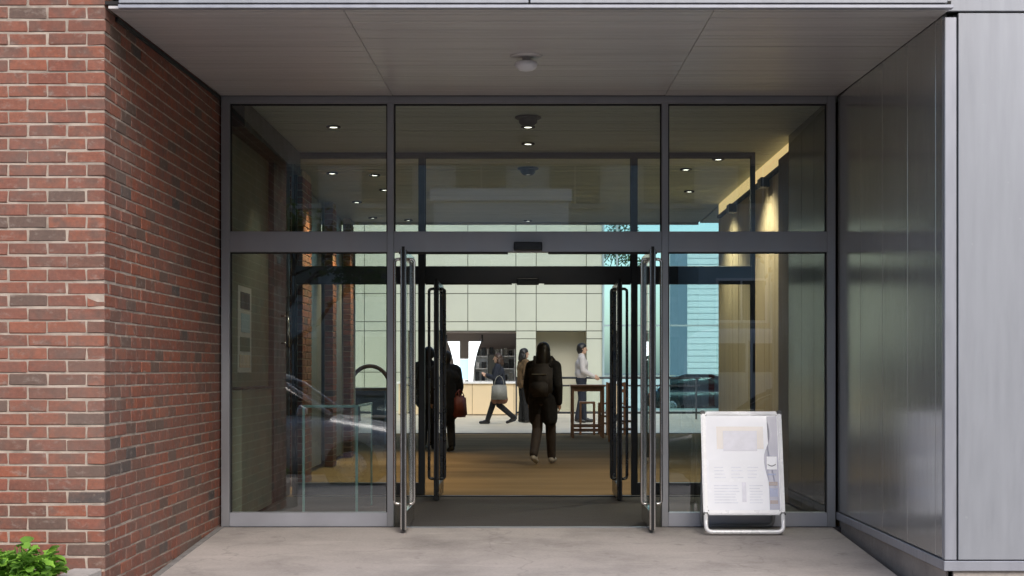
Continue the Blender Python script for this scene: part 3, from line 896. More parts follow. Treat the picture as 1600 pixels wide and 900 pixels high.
# teal glazed end wall
rt = root('teal_glazed_wall', (5.5, 44.2, 0), 'tall teal tinted glass wall with thin mullions beyond the railing', 'glazed wall')
xs = [2.30, 2.72, 4.3, 5.9, 7.5, 9.0]
for x in xs:
    box('mullion', x - .03, x + .03, 43.9, 44.0, 0, 7.4, 'render_blue', rt, .003)
for a, b2 in zip(xs, xs[1:]):
    for z0, z1 in ((.05, 2.6), (2.65, 7.35)):
        box('pane', a + .032, b2 - .032, 43.94, 43.95, z0, z1, 'glass_teal', rt, 0)
    box('transom', a + .032, b2 - .032, 43.92, 43.97, 2.6, 2.65, 'render_blue', rt, 0)
tag(box('side_ceiling', 2.53, 8.95, 18.73, 21.17, 3.41, 3.46, 'ceiling_in', None, 0), 'plain ceiling past the end of the board wall', 'ceiling')
tag(box('atrium_side_wall', 8.95, 9.1, 18.73, 47.5, 0, 7.4, 'cream', None, 0), 'plain cream side wall of the atrium', 'wall')
tag(box('atrium_front_wall', -6.7, 8.95, 21.18, 21.4, 3.47, 7.4, 'cream', None, 0), 'cream wall above the lobby ceiling edge', 'wall')
tag(box('atrium_roof', -6.9, 9.1, 21.2, 22.0, 7.41, 7.6, 'white', None, 0), 'solid white roof over the front of the atrium', 'roof')
rt = root('skylight', (1.1, 37, 7.5), 'long glass skylight over the back of the atrium', 'skylight')
for i in range(9):
    x = -6.8 + i * 1.97
    box('beam', x - .06, x + .06, 22.0, 47.4, 7.42, 7.62, 'white', rt, 0)
    if i < 8:
        box('pane', x + .06, x + 1.91, 22.0, 47.4, 7.5, 7.51, 'glass_clear', rt, 0)
tag(box('atrium_rear_wall', -6.7, 2.28, 47.3, 47.5, 0, 7.4, 'pinkgrey', None, 0), 'rear closing wall behind the alcoves', 'wall')
tag(box('alcove_roof', -6.7, 2.28, 44.21, 47.29, 2.62, 2.8, 'dark_gap', None, 0), 'dark flat roof above the alcoves', 'roof')

# what stands beyond the teal glass
rt = root('boarded_building', (14, 66, -.3), 'blue grey boarded building outside the teal glass', 'building')
box('wall', 7.3, 26, 66, 74, -.6, 7.5, 'boards_pale', rt, 0)
for i in range(28):
    box('board', 7.3, 26, 65.95, 65.998, -.3 + i * .28, -.06 + i * .28, 'boards_pale', rt, 0)
rt = root('garden_wall', (6, 56, -.3), 'low pale wall outside the teal glass', 'wall')
box('wall', 2.0, 9.6, 56, 56.3, -.6, 1.0, 'render_pale', rt, 0)
box('coping', 1.95, 9.65, 55.95, 56.35, 1.0, 1.08, 'stone', rt, 0)

# ------------------------------------------------------------------ furniture inside
def high_table(name, label, X0, X1, Y0, Y1, H, cat, mat='wood'):
    rt = root(name, ((X0 + X1) / 2, (Y0 + Y1) / 2, 0), label, cat)
    t = .045
    box('table_top', X0 - .02, X1 + .02, Y0 - .02, Y1 + .02, H - .035, H, mat, rt, .006)
    for x in (X0, X1 - t):
        for y in (Y0, Y1 - t):
            box('leg', x, x + t, y, y + t, 0, H - .036, mat, rt, .004)
    for y in (Y0 + .008, Y1 - t + .008):
        box('apron', X0 + t, X1 - t, y, y + .028, H - .12, H - .037, mat, rt, .003)
        box('stretcher', X0 + t, X1 - t, y, y + .028, .20, .235, mat, rt, .003)
        box('stretcher', X0 + t, X1 - t, y, y + .028, .12, .15, mat, rt, .003)
    for x in (X0 + .008, X1 - t + .008):
        box('stretcher', x, x + .028, Y0 + t, Y1 - t, .42, .455, mat, rt, .003)
    return rt
high_table('high_table', 'tall reddish wooden table with crossbars standing by the railing', .80, 1.40, 26.4, 27.1, .98, 'table')
def chair(name, label, x, y, rz, seat=.62, back=1.02, mat='wood'):
    rt = root(name, (0, 0, 0), label, 'chair')
    t = .036; s = .20
    box('seat', -s, s, -s, s, seat - .03, seat, mat, rt, .006)
    for sx in (-s, s - t):
        box('leg', sx, sx + t, -s, -s + t, 0, seat - .031, mat, rt, .003)
        box('back_leg', sx, sx + t, s + .001, s + t, 0, back, mat, rt, .003)
    for z in (back - .07, back - .2):
        box('back_slat', -s + t, s - t, s + .006, s + .026, z, z + .06, mat, rt, .003)
    for z in (.2, .34):
        box('stretcher', -s + t, s - t, -s + .005, -s + .03, z, z + .03, mat, rt, .003)
        box('stretcher', -s + .004, -s + .03, -s + t, s, z, z + .03, mat, rt, .003)
        box('stretcher', s - .03, s - .004, -s + t, s, z, z + .03, mat, rt, .003)
    rt.location = (x, y, 0); rt.rotation_euler.z = rz
    return rt
chair('wooden_chair', 'dark reddish wooden chair at the end of the high table', 1.66, 25.2, R(80))
chair('wooden_chair', 'dark reddish wooden chair behind the high table', 1.62, 28.0, R(200))
rt = root('bar_stool', (1.15, 27.9, 0), 'low wooden stool tucked behind the high table', 'stool')
box('seat', 1.0, 1.3, 27.8, 28.1, .60, .64, 'wood', rt, .006)
for x in (1.0, 1.265):
    for y in (27.8, 28.065):
        box('leg', x, x + .035, y, y + .035, 0, .599, 'wood', rt, .003)
# desk and curved chair on the left
rt = root('reception_desk', (-3.4, 24, 0), 'long desk with pale wooden top seen through the tall pane', 'desk')
box('desk_top', -4.6, -2.35, 24.0, 24.8, .90, .95, 'wood_pale', rt, .006)
box('desk_front', -4.55, -2.4, 24.08, 24.12, 0, .899, 'bag_grey', rt, 0)
box('side', -2.44, -2.40, 24.121, 24.75, 0, .899, 'bag_grey', rt, 0)
rt = root('curved_chair', (-2.75, 24.5, .95), 'round backed brown chair rising behind the desk', 'chair')
pth = [(-2.75 + .36 * math.cos(t), 25.05, .90 + .42 * math.sin(t)) for t in [math.pi * k / 14 for k in range(15)]]
tube('back_rim', pth, .035, 'wood', rt, 8)
box('seat', -3.05, -2.45, 24.95, 25.45, .62, .70, 'wood', rt, .02)
for x in (-3.02, -2.52):
    for y in (24.98, 25.38):
        box('leg', x, x + .04, y, y + .04, 0, .62, 'wood', rt, 0)

# ------------------------------------------------------------------ sandwich board
def sandwich_board():
    ax = 1.648; fy = 10.93; fzz = -.012
    a = R(13)
    rt = root('sandwich_board', (ax, fy, fzz), 'white framed sandwich board with poster coloured pale to imitate glare on the porch', 'sandwich board')
    ca, sa = math.cos(a), math.sin(a)
    def pt(x, s, d=0):   # x across, s up the face, d proud of the face
        return Vector((ax + x, fy + s * sa - d * ca, fzz + s * ca + d * sa))
    def fbox(name, x0, x1, s0, s1, t, mat, d=0, bev=.004, parent=rt):
        bm = bmesh.new()
        box_bm(bm, 0, 0, 0, x1 - x0, t, s1 - s0)
        if bev: bmesh.ops.bevel(bm, geom=bm.edges[:], offset=bev, segments=2, affect='EDGES')
        o = link(name, mesh_of(name, bm), mat, parent, pt((x0 + x1) / 2, (s0 + s1) / 2, d))
        o.rotation_euler = (-a, 0, 0)
        return o
    M['board_white'] = simple('white_snap_frame', (.86, .86, .86), .3, .1, .02, 3)
    M['poster'] = simple('glare_pale_poster', (.88, .89, .92), .18, 0, .05, 2.5)  # pale colour imitates glare lying over the print
    M['glare_free_band'] = simple('glare_free_band', (.27, .27, .36), .18, 0, .08, 4)  # darker strip where the painted glare stops
    W = .312
    fbox('stile', -W, -W + .036, .155, .955, .022, 'board_white', 0, .008)
    fbox('stile', W - .036, W, .155, .955, .022, 'board_white', 0, .008)
    fbox('top_rail', -W + .036, W - .036, .918, .955, .022, 'board_white', 0, .008)
    fbox('bottom_rail', -W + .036, W - .036, .150, .187, .022, 'board_white', 0, .008)
    for x in (-W, W - .032):
        fbox('corner_cap', x - .003, x + .035, .928, .960, .026, 'black', 0, .006)
        fbox('corner_cap', x - .003, x + .035, .143, .175, .026, 'black', 0, .006)
    fbox('back_board', -W + .03, W - .03, .17, .93, .006, 'bag_grey', -.004, 0)
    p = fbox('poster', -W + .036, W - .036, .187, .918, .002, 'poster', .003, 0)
    # prints on the poster, and the band left clear of the painted glare
    def poly(name, pts, mat, d):
        bm = bmesh.new()
        sc_ = (.187 + .918) / 2          # the poster's own centre: its children lie in its plane
        vs = [bm.verts.new((x, -(d - .003), sv - sc_)) for x, sv in pts]
        f = bm.faces.new(vs)
        bmesh.ops.triangulate(bm, faces=[f])
        bmesh.ops.solidify(bm, geom=bm.faces[:], thickness=.0006)
        bmesh.ops.recalc_face_normals(bm, faces=bm.faces[:])
        return link(name, mesh_of(name, bm), mat, p, (0, 0, 0), False)
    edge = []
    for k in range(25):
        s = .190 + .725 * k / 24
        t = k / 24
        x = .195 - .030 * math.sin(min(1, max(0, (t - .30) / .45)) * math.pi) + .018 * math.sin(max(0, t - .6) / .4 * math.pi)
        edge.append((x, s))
    poly('band_clear_of_glare', edge + [(W - .038, .915), (W - .038, .190)], 'glare_free_band', .0055)
    M['print_cream'] = simple('print_cream', (.84, .76, .66), .2, 0, .06, 6)
    M['print_pink'] = simple('print_mauve', (.70, .69, .76), .2, 0, .10, 12)
    M['print_white'] = simple('print_white', (.88, .89, .91), .2, 0, .03, 6)
    M['print_blue'] = simple('print_blue', (.16, .20, .38), .25, 0, .2, 10)
    M['print_brown'] = simple('print_brown', (.22, .13, .10), .25, 0, .2, 10)
    M['print_line'] = simple('print_line', (.72, .74, .80), .25, 0, .1, 10)
    for k_ in ('poster', 'glare_free_band', 'print_cream', 'print_pink', 'print_white', 'print_blue', 'print_brown', 'print_line'):
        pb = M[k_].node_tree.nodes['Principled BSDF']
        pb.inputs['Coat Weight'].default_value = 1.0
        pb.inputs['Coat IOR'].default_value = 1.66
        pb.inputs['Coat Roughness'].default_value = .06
    R4 = lambda x0, x1, s0, s1: [(x0, s0), (x1, s0), (x1, s1), (x0, s1)]
    poly('picture', R4(-.195, .165, .66, .835), 'print_cream', .0055)
    poly('picture', R4(-.145, .115, .645, .80), 'print_pink', .0075)
    poly('caption_field', R4(-.26, .16, .405, .575), 'print_white', .0055)
    for (x0, x1) in ((-.22, -.13), (-.09, .005), (.035, .12)):
        for k in range(4):
            poly('text_line', R4(x0, x1 - rnd.uniform(0, .03), .435 + k * .026, .441 + k * .026), 'print_line', .0075)
    for k in range(7):
        poly('text_line', R4(-.225, -.03 - rnd.uniform(0, .04), .24 + k * .022, .247 + k * .022), 'print_line', .0055)
        poly('text_line', R4(.045, .15 - rnd.uniform(0, .03), .24 + k * .022, .247 + k * .022), 'print_line', .0055)
    poly('picture', R4(-.012, .02, .25, .40), 'print_pink', .0055)
    poly('caption_field', R4(.185, .262, .50, .60), 'print_white', .0075)
    for k in range(9):
        x = .19 + k * .007
        s = .535 - .012 * math.sin(k / 8 * math.pi)
        poly('scribble', R4(x, x + .0072, s, s + .006), 'black', .0095)
    poly('text_line', R4(.19, .25, .455, .468), 'print_blue', .0075)
    poly('picture', R4(.195, .262, .375, .405), 'print_brown', .0075)
    poly('picture', R4(.20, .262, .29, .355), 'print_blue', .0075)
    poly('text_line', R4(.20, .26, .235, .262), 'print_brown', .0075)
    # front foot loop
    path = round_path([pt(-W + .018, .16), pt(-W + .018, .022), pt(W - .018, .022), pt(W - .018, .16)], .05)
    tube('foot_loop', path, .0165, 'board_white', rt, 12)
    # rear leg frame leaning the other way
    bt = pt(0, .945)
    by = bt.y + .20
    path = round_path([(ax - W + .03, bt.y + .02, bt.z), (ax - W + .03, by, .012), (ax + W - .03, by, .012), (ax + W - .03, bt.y + .02, bt.z)], .05)
    tube('rear_leg', path, .014, 'alu', rt, 10)
    sheet_o = box('rear_board', ax - W + .045, ax + W - .045, bt.y + .115, bt.y + .121, .24, .90, 'bag_grey', rt, 0)
    sheet_o.rotation_euler = (R(11), 0, 0)
sandwich_board()

# ------------------------------------------------------------------ planter with leafy plant
rt = root('planter', (-3.5, 7.9, -.2), 'low concrete planter edge at the foot of the brick wall', 'planter')
box('front_wall', -5.0, -2.52, 7.35, 7.47, -.21, .085, 'stone', rt, .008)
box('end_wall', -2.62, -2.455, 7.472, 8.29, -.21, .095, 'stone', rt, .008)
box('soil', -5.0, -2.622, 7.472, 8.29, -.2, .05, 'soil', rt, 0)
def leaf_mesh(seed):
    rr = random.Random(seed)
    bm = bmesh.new()
    n = 5
    L = .062; Wd = .026
    rows = []
    for i in range(n + 1):
        t = i / n
        wd = Wd * math.sin(math.pi * min(1, t * .92 + .06)) ** .75 * (1.0 + .32 * math.sin(t * 14 + seed))
        droop = -.020 * t * t
        c = bm.verts.new((0, L * t, droop))
        l = bm.verts.new((-wd, L * t + .004, droop + .008))
        r = bm.verts.new((wd, L * t + .004, droop + .008 + rr.uniform(-.002, .002)))
        rows.append((l, c, r))
    for A, B in zip(rows, rows[1:]):
        bm.faces.new((A[0], A[1], B[1], B[0])); bm.faces.new((A[1], A[2], B[2], B[1]))
    me = mesh_of('leaf', bm, True)
    me.materials.append(M['leaf'])
    return me
lm = [leaf_mesh(i) for i in range(5)]
def plant(name, label, cx, cy, z0, nstem, hmin, hmax, spread, nleaf):
    rt = root(name, (cx, cy, z0), label, 'plant')
    stems = []
    bm = bmesh.new()
    for i in range(nstem):
        a = rnd.uniform(0, 2 * math.pi); r = spread * math.sqrt(rnd.random())
        h = rnd.uniform(hmin, hmax) * (1 - .35 * (r / spread) ** 2)
        b0 = Vector((math.cos(a) * r * .45, math.sin(a) * r * .45, 0))
        b1 = Vector((math.cos(a) * r, math.sin(a) * r, h))
        mid = (b0 + b1) / 2 + Vector((0, 0, h * .12))
        tube_bm(bm, [b0, mid, b1], .003, 5)
        stems.append((b0, mid, b1))
    link('stems', mesh_of('stems', bm), 'leaf', rt, (0, 0, 0), False)
    for k in range(nleaf):
        b0, mid, b1 = rnd.choice(stems)
        t = 1 - rnd.random() ** 1.6 * .75
        p = b0 * (1 - t) ** 2 + mid * 2 * t * (1 - t) + b1 * t * t
        o = link('leaf', rnd.choice(lm), None, rt, p + Vector((rnd.gauss(0, .012), rnd.gauss(0, .012), rnd.gauss(0, .008))), False)
        out = math.atan2(p.y, p.x) - R(90) + rnd.gauss(0, .9)
        o.rotation_euler = (rnd.uniform(-.35, .75), rnd.uniform(-.5, .5), out)
        s = rnd.uniform(.75, 1.4)
        o.scale = (s, s, s)
plant('leafy_plant', 'bright green leafy plant in the planter against the brick corner', -2.74, 7.80, .05, 34, .12, .275, .20, 290)
plant('leafy_plant', 'bright green leafy plant further along the planter from the brick corner', -3.20, 7.80, .05, 30, .12, .265, .21, 270)

# ------------------------------------------------------------------ people
_ib = bmesh.new()
bmesh.ops.create_icosphere(_ib, subdivisions=2, radius=1)
ICO = [v.co.copy() for v in _ib.verts]
_ib.free()
def blob(name, cones, voxel, mat, parent, smooth_it=3):
    VV, FF = [], []
    for p0, r0, p1, r1 in cones:
        tb = bmesh.new()
        for p, r in ((p0, r0), (p1, r1)):
            for q in ICO:
                tb.verts.new(Vector(p) + q * r)
        ret = bmesh.ops.convex_hull(tb, input=tb.verts[:])
        dead = {g for g in ret['geom_interior'] + ret['geom_unused'] if isinstance(g, bmesh.types.BMVert)}
        if dead:
            bmesh.ops.delete(tb, geom=list(dead), context='VERTS')
        bmesh.ops.recalc_face_normals(tb, faces=tb.faces[:])
        tb.verts.index_update()
        o0 = len(VV)
        VV += [tuple(v.co) for v in tb.verts]
        FF += [tuple(o0 + v.index for v in f.verts) for f in tb.faces]
        tb.free()
    me = bpy.data.meshes.new(name + '_raw')
    me.from_pydata(VV, [], FF)
    o = bpy.data.objects.new(name + '_raw', me)
    COL.objects.link(o)
    md = o.modifiers.new('remesh', 'REMESH'); md.mode = 'VOXEL'; md.voxel_size = voxel
    ms = o.modifiers.new('smooth', 'SMOOTH'); ms.iterations = smooth_it; ms.factor = .5
    dg = bpy.context.evaluated_depsgraph_get()
    m2 = bpy.data.meshes.new_from_object(o.evaluated_get(dg))
    m2.name = name
    bpy.data.objects.remove(o); bpy.data.meshes.remove(me)
    m2.materials.clear()
    m2.polygons.foreach_set('use_smooth', [True] * len(m2.polygons))
    return link(name, m2, mat, parent, (0, 0, 0), False)

def hand(wr, d, side, curl=.5):
    """fingers as separate chains from the palm; d = forearm direction"""
    d = Vector(d).normalized()
    f = Vector((0, 1, 0)); f = (f - d * f.dot(d)).normalized()
    n = d.cross(f) * side
    out = [(wr, .024, wr + d * .07, .026), (wr + d * .05 + f * .022, .014, wr + d * .085 + f * .026, .013), (wr + d * .05 - f * .022, .014, wr + d * .082 - f * .026, .012)]
    for off, ln in ((.030, .068), (.010, .076), (-.010, .070), (-.029, .056)):
        b0 = wr + d * .082 + f * off
        b1 = b0 + (d * (1 - .25 * curl) + n * .5 * curl) * ln * .5
        b2 = b1 + (d * (1 - .8 * curl) + n * .9 * curl) * ln * .5
        out += [(b0, .0092, b1, .0086), (b1, .0086, b2, .0075)]
    t0 = wr + d * .025 + f * .026
    t1 = t0 + (d * .7 + f * .75) * .034
    t2 = t1 + (d * .95 + f * .15 + n * .3) * .030
    out += [(t0, .0125, t1, .0105), (t1, .0105, t2, .0085)]
    return out

def person(label, x, y, yaw, H, st=.6, lead=1, arms=None, coat='cloth_black', hem=.80, coat_w=0, trouser='cloth_char', shoe='black', hair='hair_dark',
           hair_long=.0, skin='skin_a', skirt=None, ztorso=0, head_turn=0, z0=0.0):
    rt = root('person', (0, 0, 0), label, 'person', None)
    V = Vector
    hipz = .91
    lean = .03 * st
    sh = V((0, lean, 1.40))
    A = arms or {}
    J = {}
    for s in (-1, 1):
        f = 1 if s == lead else -1
        if st > .05:
            if f > 0:
                kn = V((s * .085, .17 * st, .50)); an = V((s * .075, .30 * st, .085)); toe = an + V((0, .15, -.045))
            else:
                kn = V((s * .085, .01 * st, .475)); an = V((s * .075, -.34 * st, .085 + .07 * st)); toe = an + V((0, .13, -.085 - .02 * st))
                toe.z = max(toe.z, .03)
        else:
            kn = V((s * .095, .015, .49)); an = V((s * .10, 0, .085)); toe = an + V((s * .02, .15, -.045))
        J[s] = (V((s * .088, 0, hipz - .02)), kn, an, toe)
    arm = {}
    for s in (-1, 1):
        S = V((s * .178, lean, 1.385))
        e, wv = A.get(s, (V((s * .235, -.02 - .08 * st * (1 if s == lead else -1), 1.11)), V((s * .235, .07 + .10 * st * (-1 if s == lead else 1), .865))))
        arm[s] = (S, V(e), V(wv))
    hc = V((0, lean + .015, 1.60))
    rotm = Matrix.Rotation(head_turn, 3, 'Z')
    H_ = lambda v: hc + rotm @ V(v)
    # body: one continuous mesh
    B = [((-.075 * 1, 0, hipz), .105, (.075, 0, hipz), .105), ((0, 0, hipz), .12, (0, lean * .6, 1.10), .112),
         ((0, lean * .6, 1.10), .112, (0, lean, 1.28), .118), ((-.085, lean, 1.27), .10, (.085, lean, 1.27), .10),
         ((-.165, lean, 1.39), .052, (.165, lean, 1.39), .052), ((0, lean, 1.36), .085, (0, lean + .005, 1.47), .055),
         ((0, lean - .005, 1.42), .055, H_((0, -.015, -.07)), .052),
         (H_((0, -.02, .022)), .092, H_((0, .012, .030)), .082), (H_((0, -.005, .0)), .078, H_((0, .034, -.058)), .050),
         (H_((0, .045, -.075)), .026, H_((0, .062, -.085)), .020),
         (H_((0, .085, .018)), .010, H_((0, .108, -.022)), .014), (H_((-.02, .082, -.056)), .010, H_((.02, .082, -.056)), .010),
         (H_((-.035, .074, .026)), .013, H_((.035, .074, .026)), .013),
         (H_((-.084, -.005, -.012)), .014, H_((-.088, -.012, .022)), .016), (H_((.084, -.005, -.012)), .014, H_((.088, -.012, .022)), .016)]
    for s in (-1, 1):
        h, k, an, toe = J[s]
        B += [(h, .088, k, .055), (k, .054, k * .55 + an * .45 + V((0, -.018, 0)), .052), (k * .55 + an * .45 + V((0, -.018, 0)), .050, an, .036), (an + V((0, -.03, -.04)), .034, toe, .028)]
        S, e, wv = arm[s]
        B += [(S, .055, e, .040), (e, .040, wv, .026)]
        B += hand(wv, wv - e, -s)
    B = [(V(a), b, V(c), d) for a, b, c, d in B]
    body = blob('body', B, .0095, skin, rt, 2)
    # trousers
    T = [((-.075, 0, hipz), .116 + coat_w * .3, (.075, 0, hipz), .116), ((0, 0, hipz), .125, (0, 0, 1.04), .118)]
    for s in (-1, 1):
        h, k, an, toe = J[s]
        T += [(h, .104, k, .076), (k + V((0, -.008, 0)), .078, an + V((0, -.006, .02)), .064)]
    T = [(V(a), b, V(c), d) for a, b, c, d in T]
    blob('trousers', T, .014, trouser, rt)
    for s in (-1, 1):
        h, k, an, toe = J[s]
        Sx = [(an + V((0, -.03, -.035)), .044, toe + V((0, .02, .005)), .038), (an + V((0, -.02, .0)), .046, toe * .5 + an * .5, .042)]
        blob('shoe', [(V(a), b, V(c), d) for a, b, c, d in Sx], .010, shoe, rt)
    # coat
    cw = .022 + coat_w
    Cc = [((-.08, lean * .3, hem + .10), .105 + cw, (.08, lean * .3, hem + .10), .105 + cw), ((0, 0, hem + .12), .125 + cw, (0, lean * .6, 1.12), .118 + cw),
          ((0, lean * .6, 1.10), .118 + cw, (0, lean, 1.28), .122 + cw), ((-.09, lean, 1.27), .104 + cw, (.09, lean, 1.27), .104 + cw),
          ((-.165, lean, 1.395), .060 + cw * .7, (.165, lean, 1.395), .060 + cw * .7), ((0, lean, 1.38), .085 + cw * .5, (0, lean - .01, 1.475), .062 + cw * .3)]
    for s in (-1, 1):
        S, e, wv = arm[s]
        wv2 = e + (wv - e) * .95
        Cc += [(S, .062 + cw * .7, e, .050 + cw * .6), (e, .050 + cw * .6, wv2, .036 + cw * .4)]
    blob('coat', [(V(a), b, V(c), d) for a, b, c, d in Cc], .013, coat, rt)
    # hair
    Hh = [(H_((0, -.030, .040)), .098, H_((0, .000, .052)), .090), (H_((0, -.05, .0)), .082, H_((0, -.045, -.055)), .066),
          (H_((-.055, -.02, .02)), .050, H_((-.055, -.03, -.03)), .040), (H_((.055, -.02, .02)), .050, H_((.055, -.03, -.03)), .040)]
    if hair_long:
        Hh += [(H_((0, -.055, -.02)), .090, H_((0, -.075, -.06 - hair_long)), .085), (H_((-.05, -.03, -.02)), .055, H_((-.07, -.04, -.05 - hair_long)), .05), (H_((.05, -.03, -.02)), .055, H_((.07, -.04, -.05 - hair_long)), .05)]
    blob('hair', [(V(a), b, V(c), d) for a, b, c, d in Hh], .010, hair, rt)
    if skirt:
        blob('skirt', [(V(a), b, V(c), d) for a, b, c, d in [((-.07, 0, .98), .125, (.07, 0, .98), .125), ((-.07, 0, .95), .125, (-.085, 0, .60), .125), ((.07, 0, .95), .125, (.085, 0, .60), .125), ((0, .05, .9), .1, (0, .10, .60), .11), ((0, -.05, .9), .1, (0, -.10, .60), .11)]], .014, skirt, rt)
    s = H / 1.715
    rt.scale = (s, s, s)
    rt.location = (x, y, z0)
    rt.rotation_euler.z = yaw
    return rt

# walking away, backpack
pa = person('person in dark jacket and hood walking away with a backpack', .20, 19.1, R(-14), 1.60, .72, 1, coat='cloth_black', coat_w=.012, hem=.84, trouser='tights', shoe='shoe_white', hair='hair_dark', hair_long=.14, skirt=None)
blob('shorts', [(Vector(a), b, Vector(c), d) for a, b, c, d in [((-.09, 0, .93), .132, (.09, 0, .93), .132), ((-.09, 0, .90), .125, (-.105, .03, .64), .112), ((.09, 0, .90), .125, (.10, -.0, .64), .112)]], .014, 'cloth_black', pa)
rt = root('backpack', (.22, 18.86, 1.1), 'dark backpack worn by the person walking away', 'backpack')
bm = bmesh.new(); box_bm(bm, 0, 0, 0, .31, .17, .44)
bmesh.ops.bevel(bm, geom=bm.edges[:], offset=.055, segments=3, affect='EDGES')
link('pack_body', mesh_of('pack_body', bm, True), 'pack', rt, (.22, 18.865, 1.11))
bm = bmesh.new(); box_bm(bm, 0, 0, 0, .23, .07, .19)
bmesh.ops.bevel(bm, geom=bm.edges[:], offset=.025, segments=3, affect='EDGES')
link('front_pocket', mesh_of('front_pocket', bm, True), 'cloth_rust', rt, (.22, 18.775, 1.0))
bpy.data.objects['front_pocket'].active_material = M['pack']
box('reflective_strip', .12, .32, 18.772, 18.780, 1.185, 1.197, 'bag_grey', rt, 0)
for s in (-1, 1):
    tube('strap', [(.22 + s * .10, 18.93, 1.31), (.22 + s * .115, 19.02, 1.42), (.22 + s * .12, 19.15, 1.38), (.22 + s * .14, 19.20, 1.15)], .02, 'pack', rt, 6)

rt.location = (.165, 18.866, 1.1); rt.rotation_euler.z = R(-13)

# dark coated person with red bag at the left
person('person in long black coat carrying a red bag beside the inner door', -1.25, 21.9, R(25), 1.53, .25, -1, coat='cloth_black', coat_w=.045, hem=.60, trouser='cloth_black', hair='hair_dark')
def handbag(name, label, x, y, z, wd, dp, ht, mat, rz=0, drop=.2, flare=1.15):
    rt = root(name, (0, 0, 0), label, 'bag')
    bm = bmesh.new()
    vs = box_bm(bm, 0, 0, ht / 2, wd, dp, ht)
    for v in vs:
        if v.co.z < ht / 2: v.co.x *= flare; v.co.y *= flare
    bmesh.ops.bevel(bm, geom=bm.edges[:], offset=min(dp, wd) * .22, segments=3, affect='EDGES')
    link('bag_body', mesh_of('bag_body', bm, True), mat, rt, (0, 0, 0))
    for sy in (-1, 1):
        tube('handle', [(-wd * .32, sy * dp * .3, ht * .96)] + [(-wd * .32 * math.cos(t), sy * dp * .3 * (1 - math.sin(t)), ht * .96 + drop * math.sin(t)) for t in [math.pi * k / 8 for k in range(1, 8)]] + [(wd * .32, sy * dp * .3, ht * .96)], .009, mat, rt, 6)
    rt.location = (x, y, z); rt.rotation_euler.z = rz
    return rt
handbag('handbag', 'red leather handbag hanging beside the long black coat', -1.04, 21.88, .53, .20, .14, .33, 'bag_red', R(60), .1, 1.2)
person('person in black partly hidden behind the inner door glass', -1.56, 22.6, R(-10), 1.60, .2, 1, coat='cloth_char', coat_w=.03, hem=.72, trouser='cloth_black', hair='hair_dark')

# woman striding with a grey bag
V = Vector
person('person in dark jacket and skirt striding past the counter', -.66, 33.3, R(88), 1.63, 1.0, 1, coat='cloth_navy', coat_w=.015, hem=.86, trouser='cloth_black', hair='hair_brown', hair_long=.06, skirt='cloth_rust',
       arms={-1: (V((-.23, .10, 1.12)), V((-.16, .30, 1.20))), 1: (V((.24, .06, 1.10)), V((.15, .28, 1.16)))}).scale *= 1.0
handbag('tote_bag', 'pale grey tote bag at the hip of the striding person', -.66, 33.0, .58, .34, .12, .34, 'bag_grey', 0, .22, 1.12)
# person in brown
person('person with dark hair in brown jacket standing behind the railing end', -.10, 34.2, R(-70), 1.76, .12, 1, coat='cloth_brown', coat_w=.02, hem=.82, trouser='cloth_black', hair='hair_dark', hair_long=.05)
# man in pale shirt
person('person in pale shirt standing beside the high wooden table', 1.27, 34.3, R(-88), 1.88, .25, -1, coat='cloth_shirt', coat_w=.0, hem=.96, trouser='cloth_navy', hair='hair_dark',
       arms={1: (V((.24, .02, 1.13)), V((.20, .26, 1.00))), -1: (V((-.24, .02, 1.13)), V((-.18, .26, 1.02)))})

# ------------------------------------------------------------------ street behind the camera (seen reflected in the glass)
def loft(name, stations, mat, parent, n=20, p=.42):
    bm = bmesh.new(); rings = []
    for x, wd, z0, z1 in stations:
        ring = []
        for k in range(n):
            t = 2 * math.pi * k / n
            c, s = math.cos(t), math.sin(t)
            yy = math.copysign(abs(c) ** p, c) * wd
            zz = (z0 + z1) / 2 + math.copysign(abs(s) ** p, s) * (z1 - z0) / 2
            ring.append(bm.verts.new((x, yy, zz)))
        rings.append(ring)
    for A, B in zip(rings, rings[1:]):
        for k in range(n):
            bm.faces.new((A[k], A[(k + 1) % n], B[(k + 1) % n], B[k]))
    bm.faces.new(rings[0][::-1]); bm.faces.new(rings[-1])
    bmesh.ops.recalc_face_normals(bm, faces=bm.faces[:])
    return link(name, mesh_of(name, bm, True), mat, parent, (0, 0, 0), False)
def wheel(parent, x, y, r=.31):
    wt = lathe('wheel', [(0, -.10), (r * .6, -.10), (r * .62, -.11), (r * .9, -.11), (r, -.07), (r, .07), (r * .9, .11), (r * .62, .11), (0, .09)], 'tyre', parent, (x, y, r), 24, False)
    wt.rotation_euler = (R(90), 0, 0)
    for s in (-1, 1):
        rm = lathe('rim', [(0, .115 * s), (r * .25, .118 * s), (r * .58, .100 * s), (r * .60, .117 * s), (0.0, .09 * s)], 'rim', wt, (0, 0, 0), 20, False)
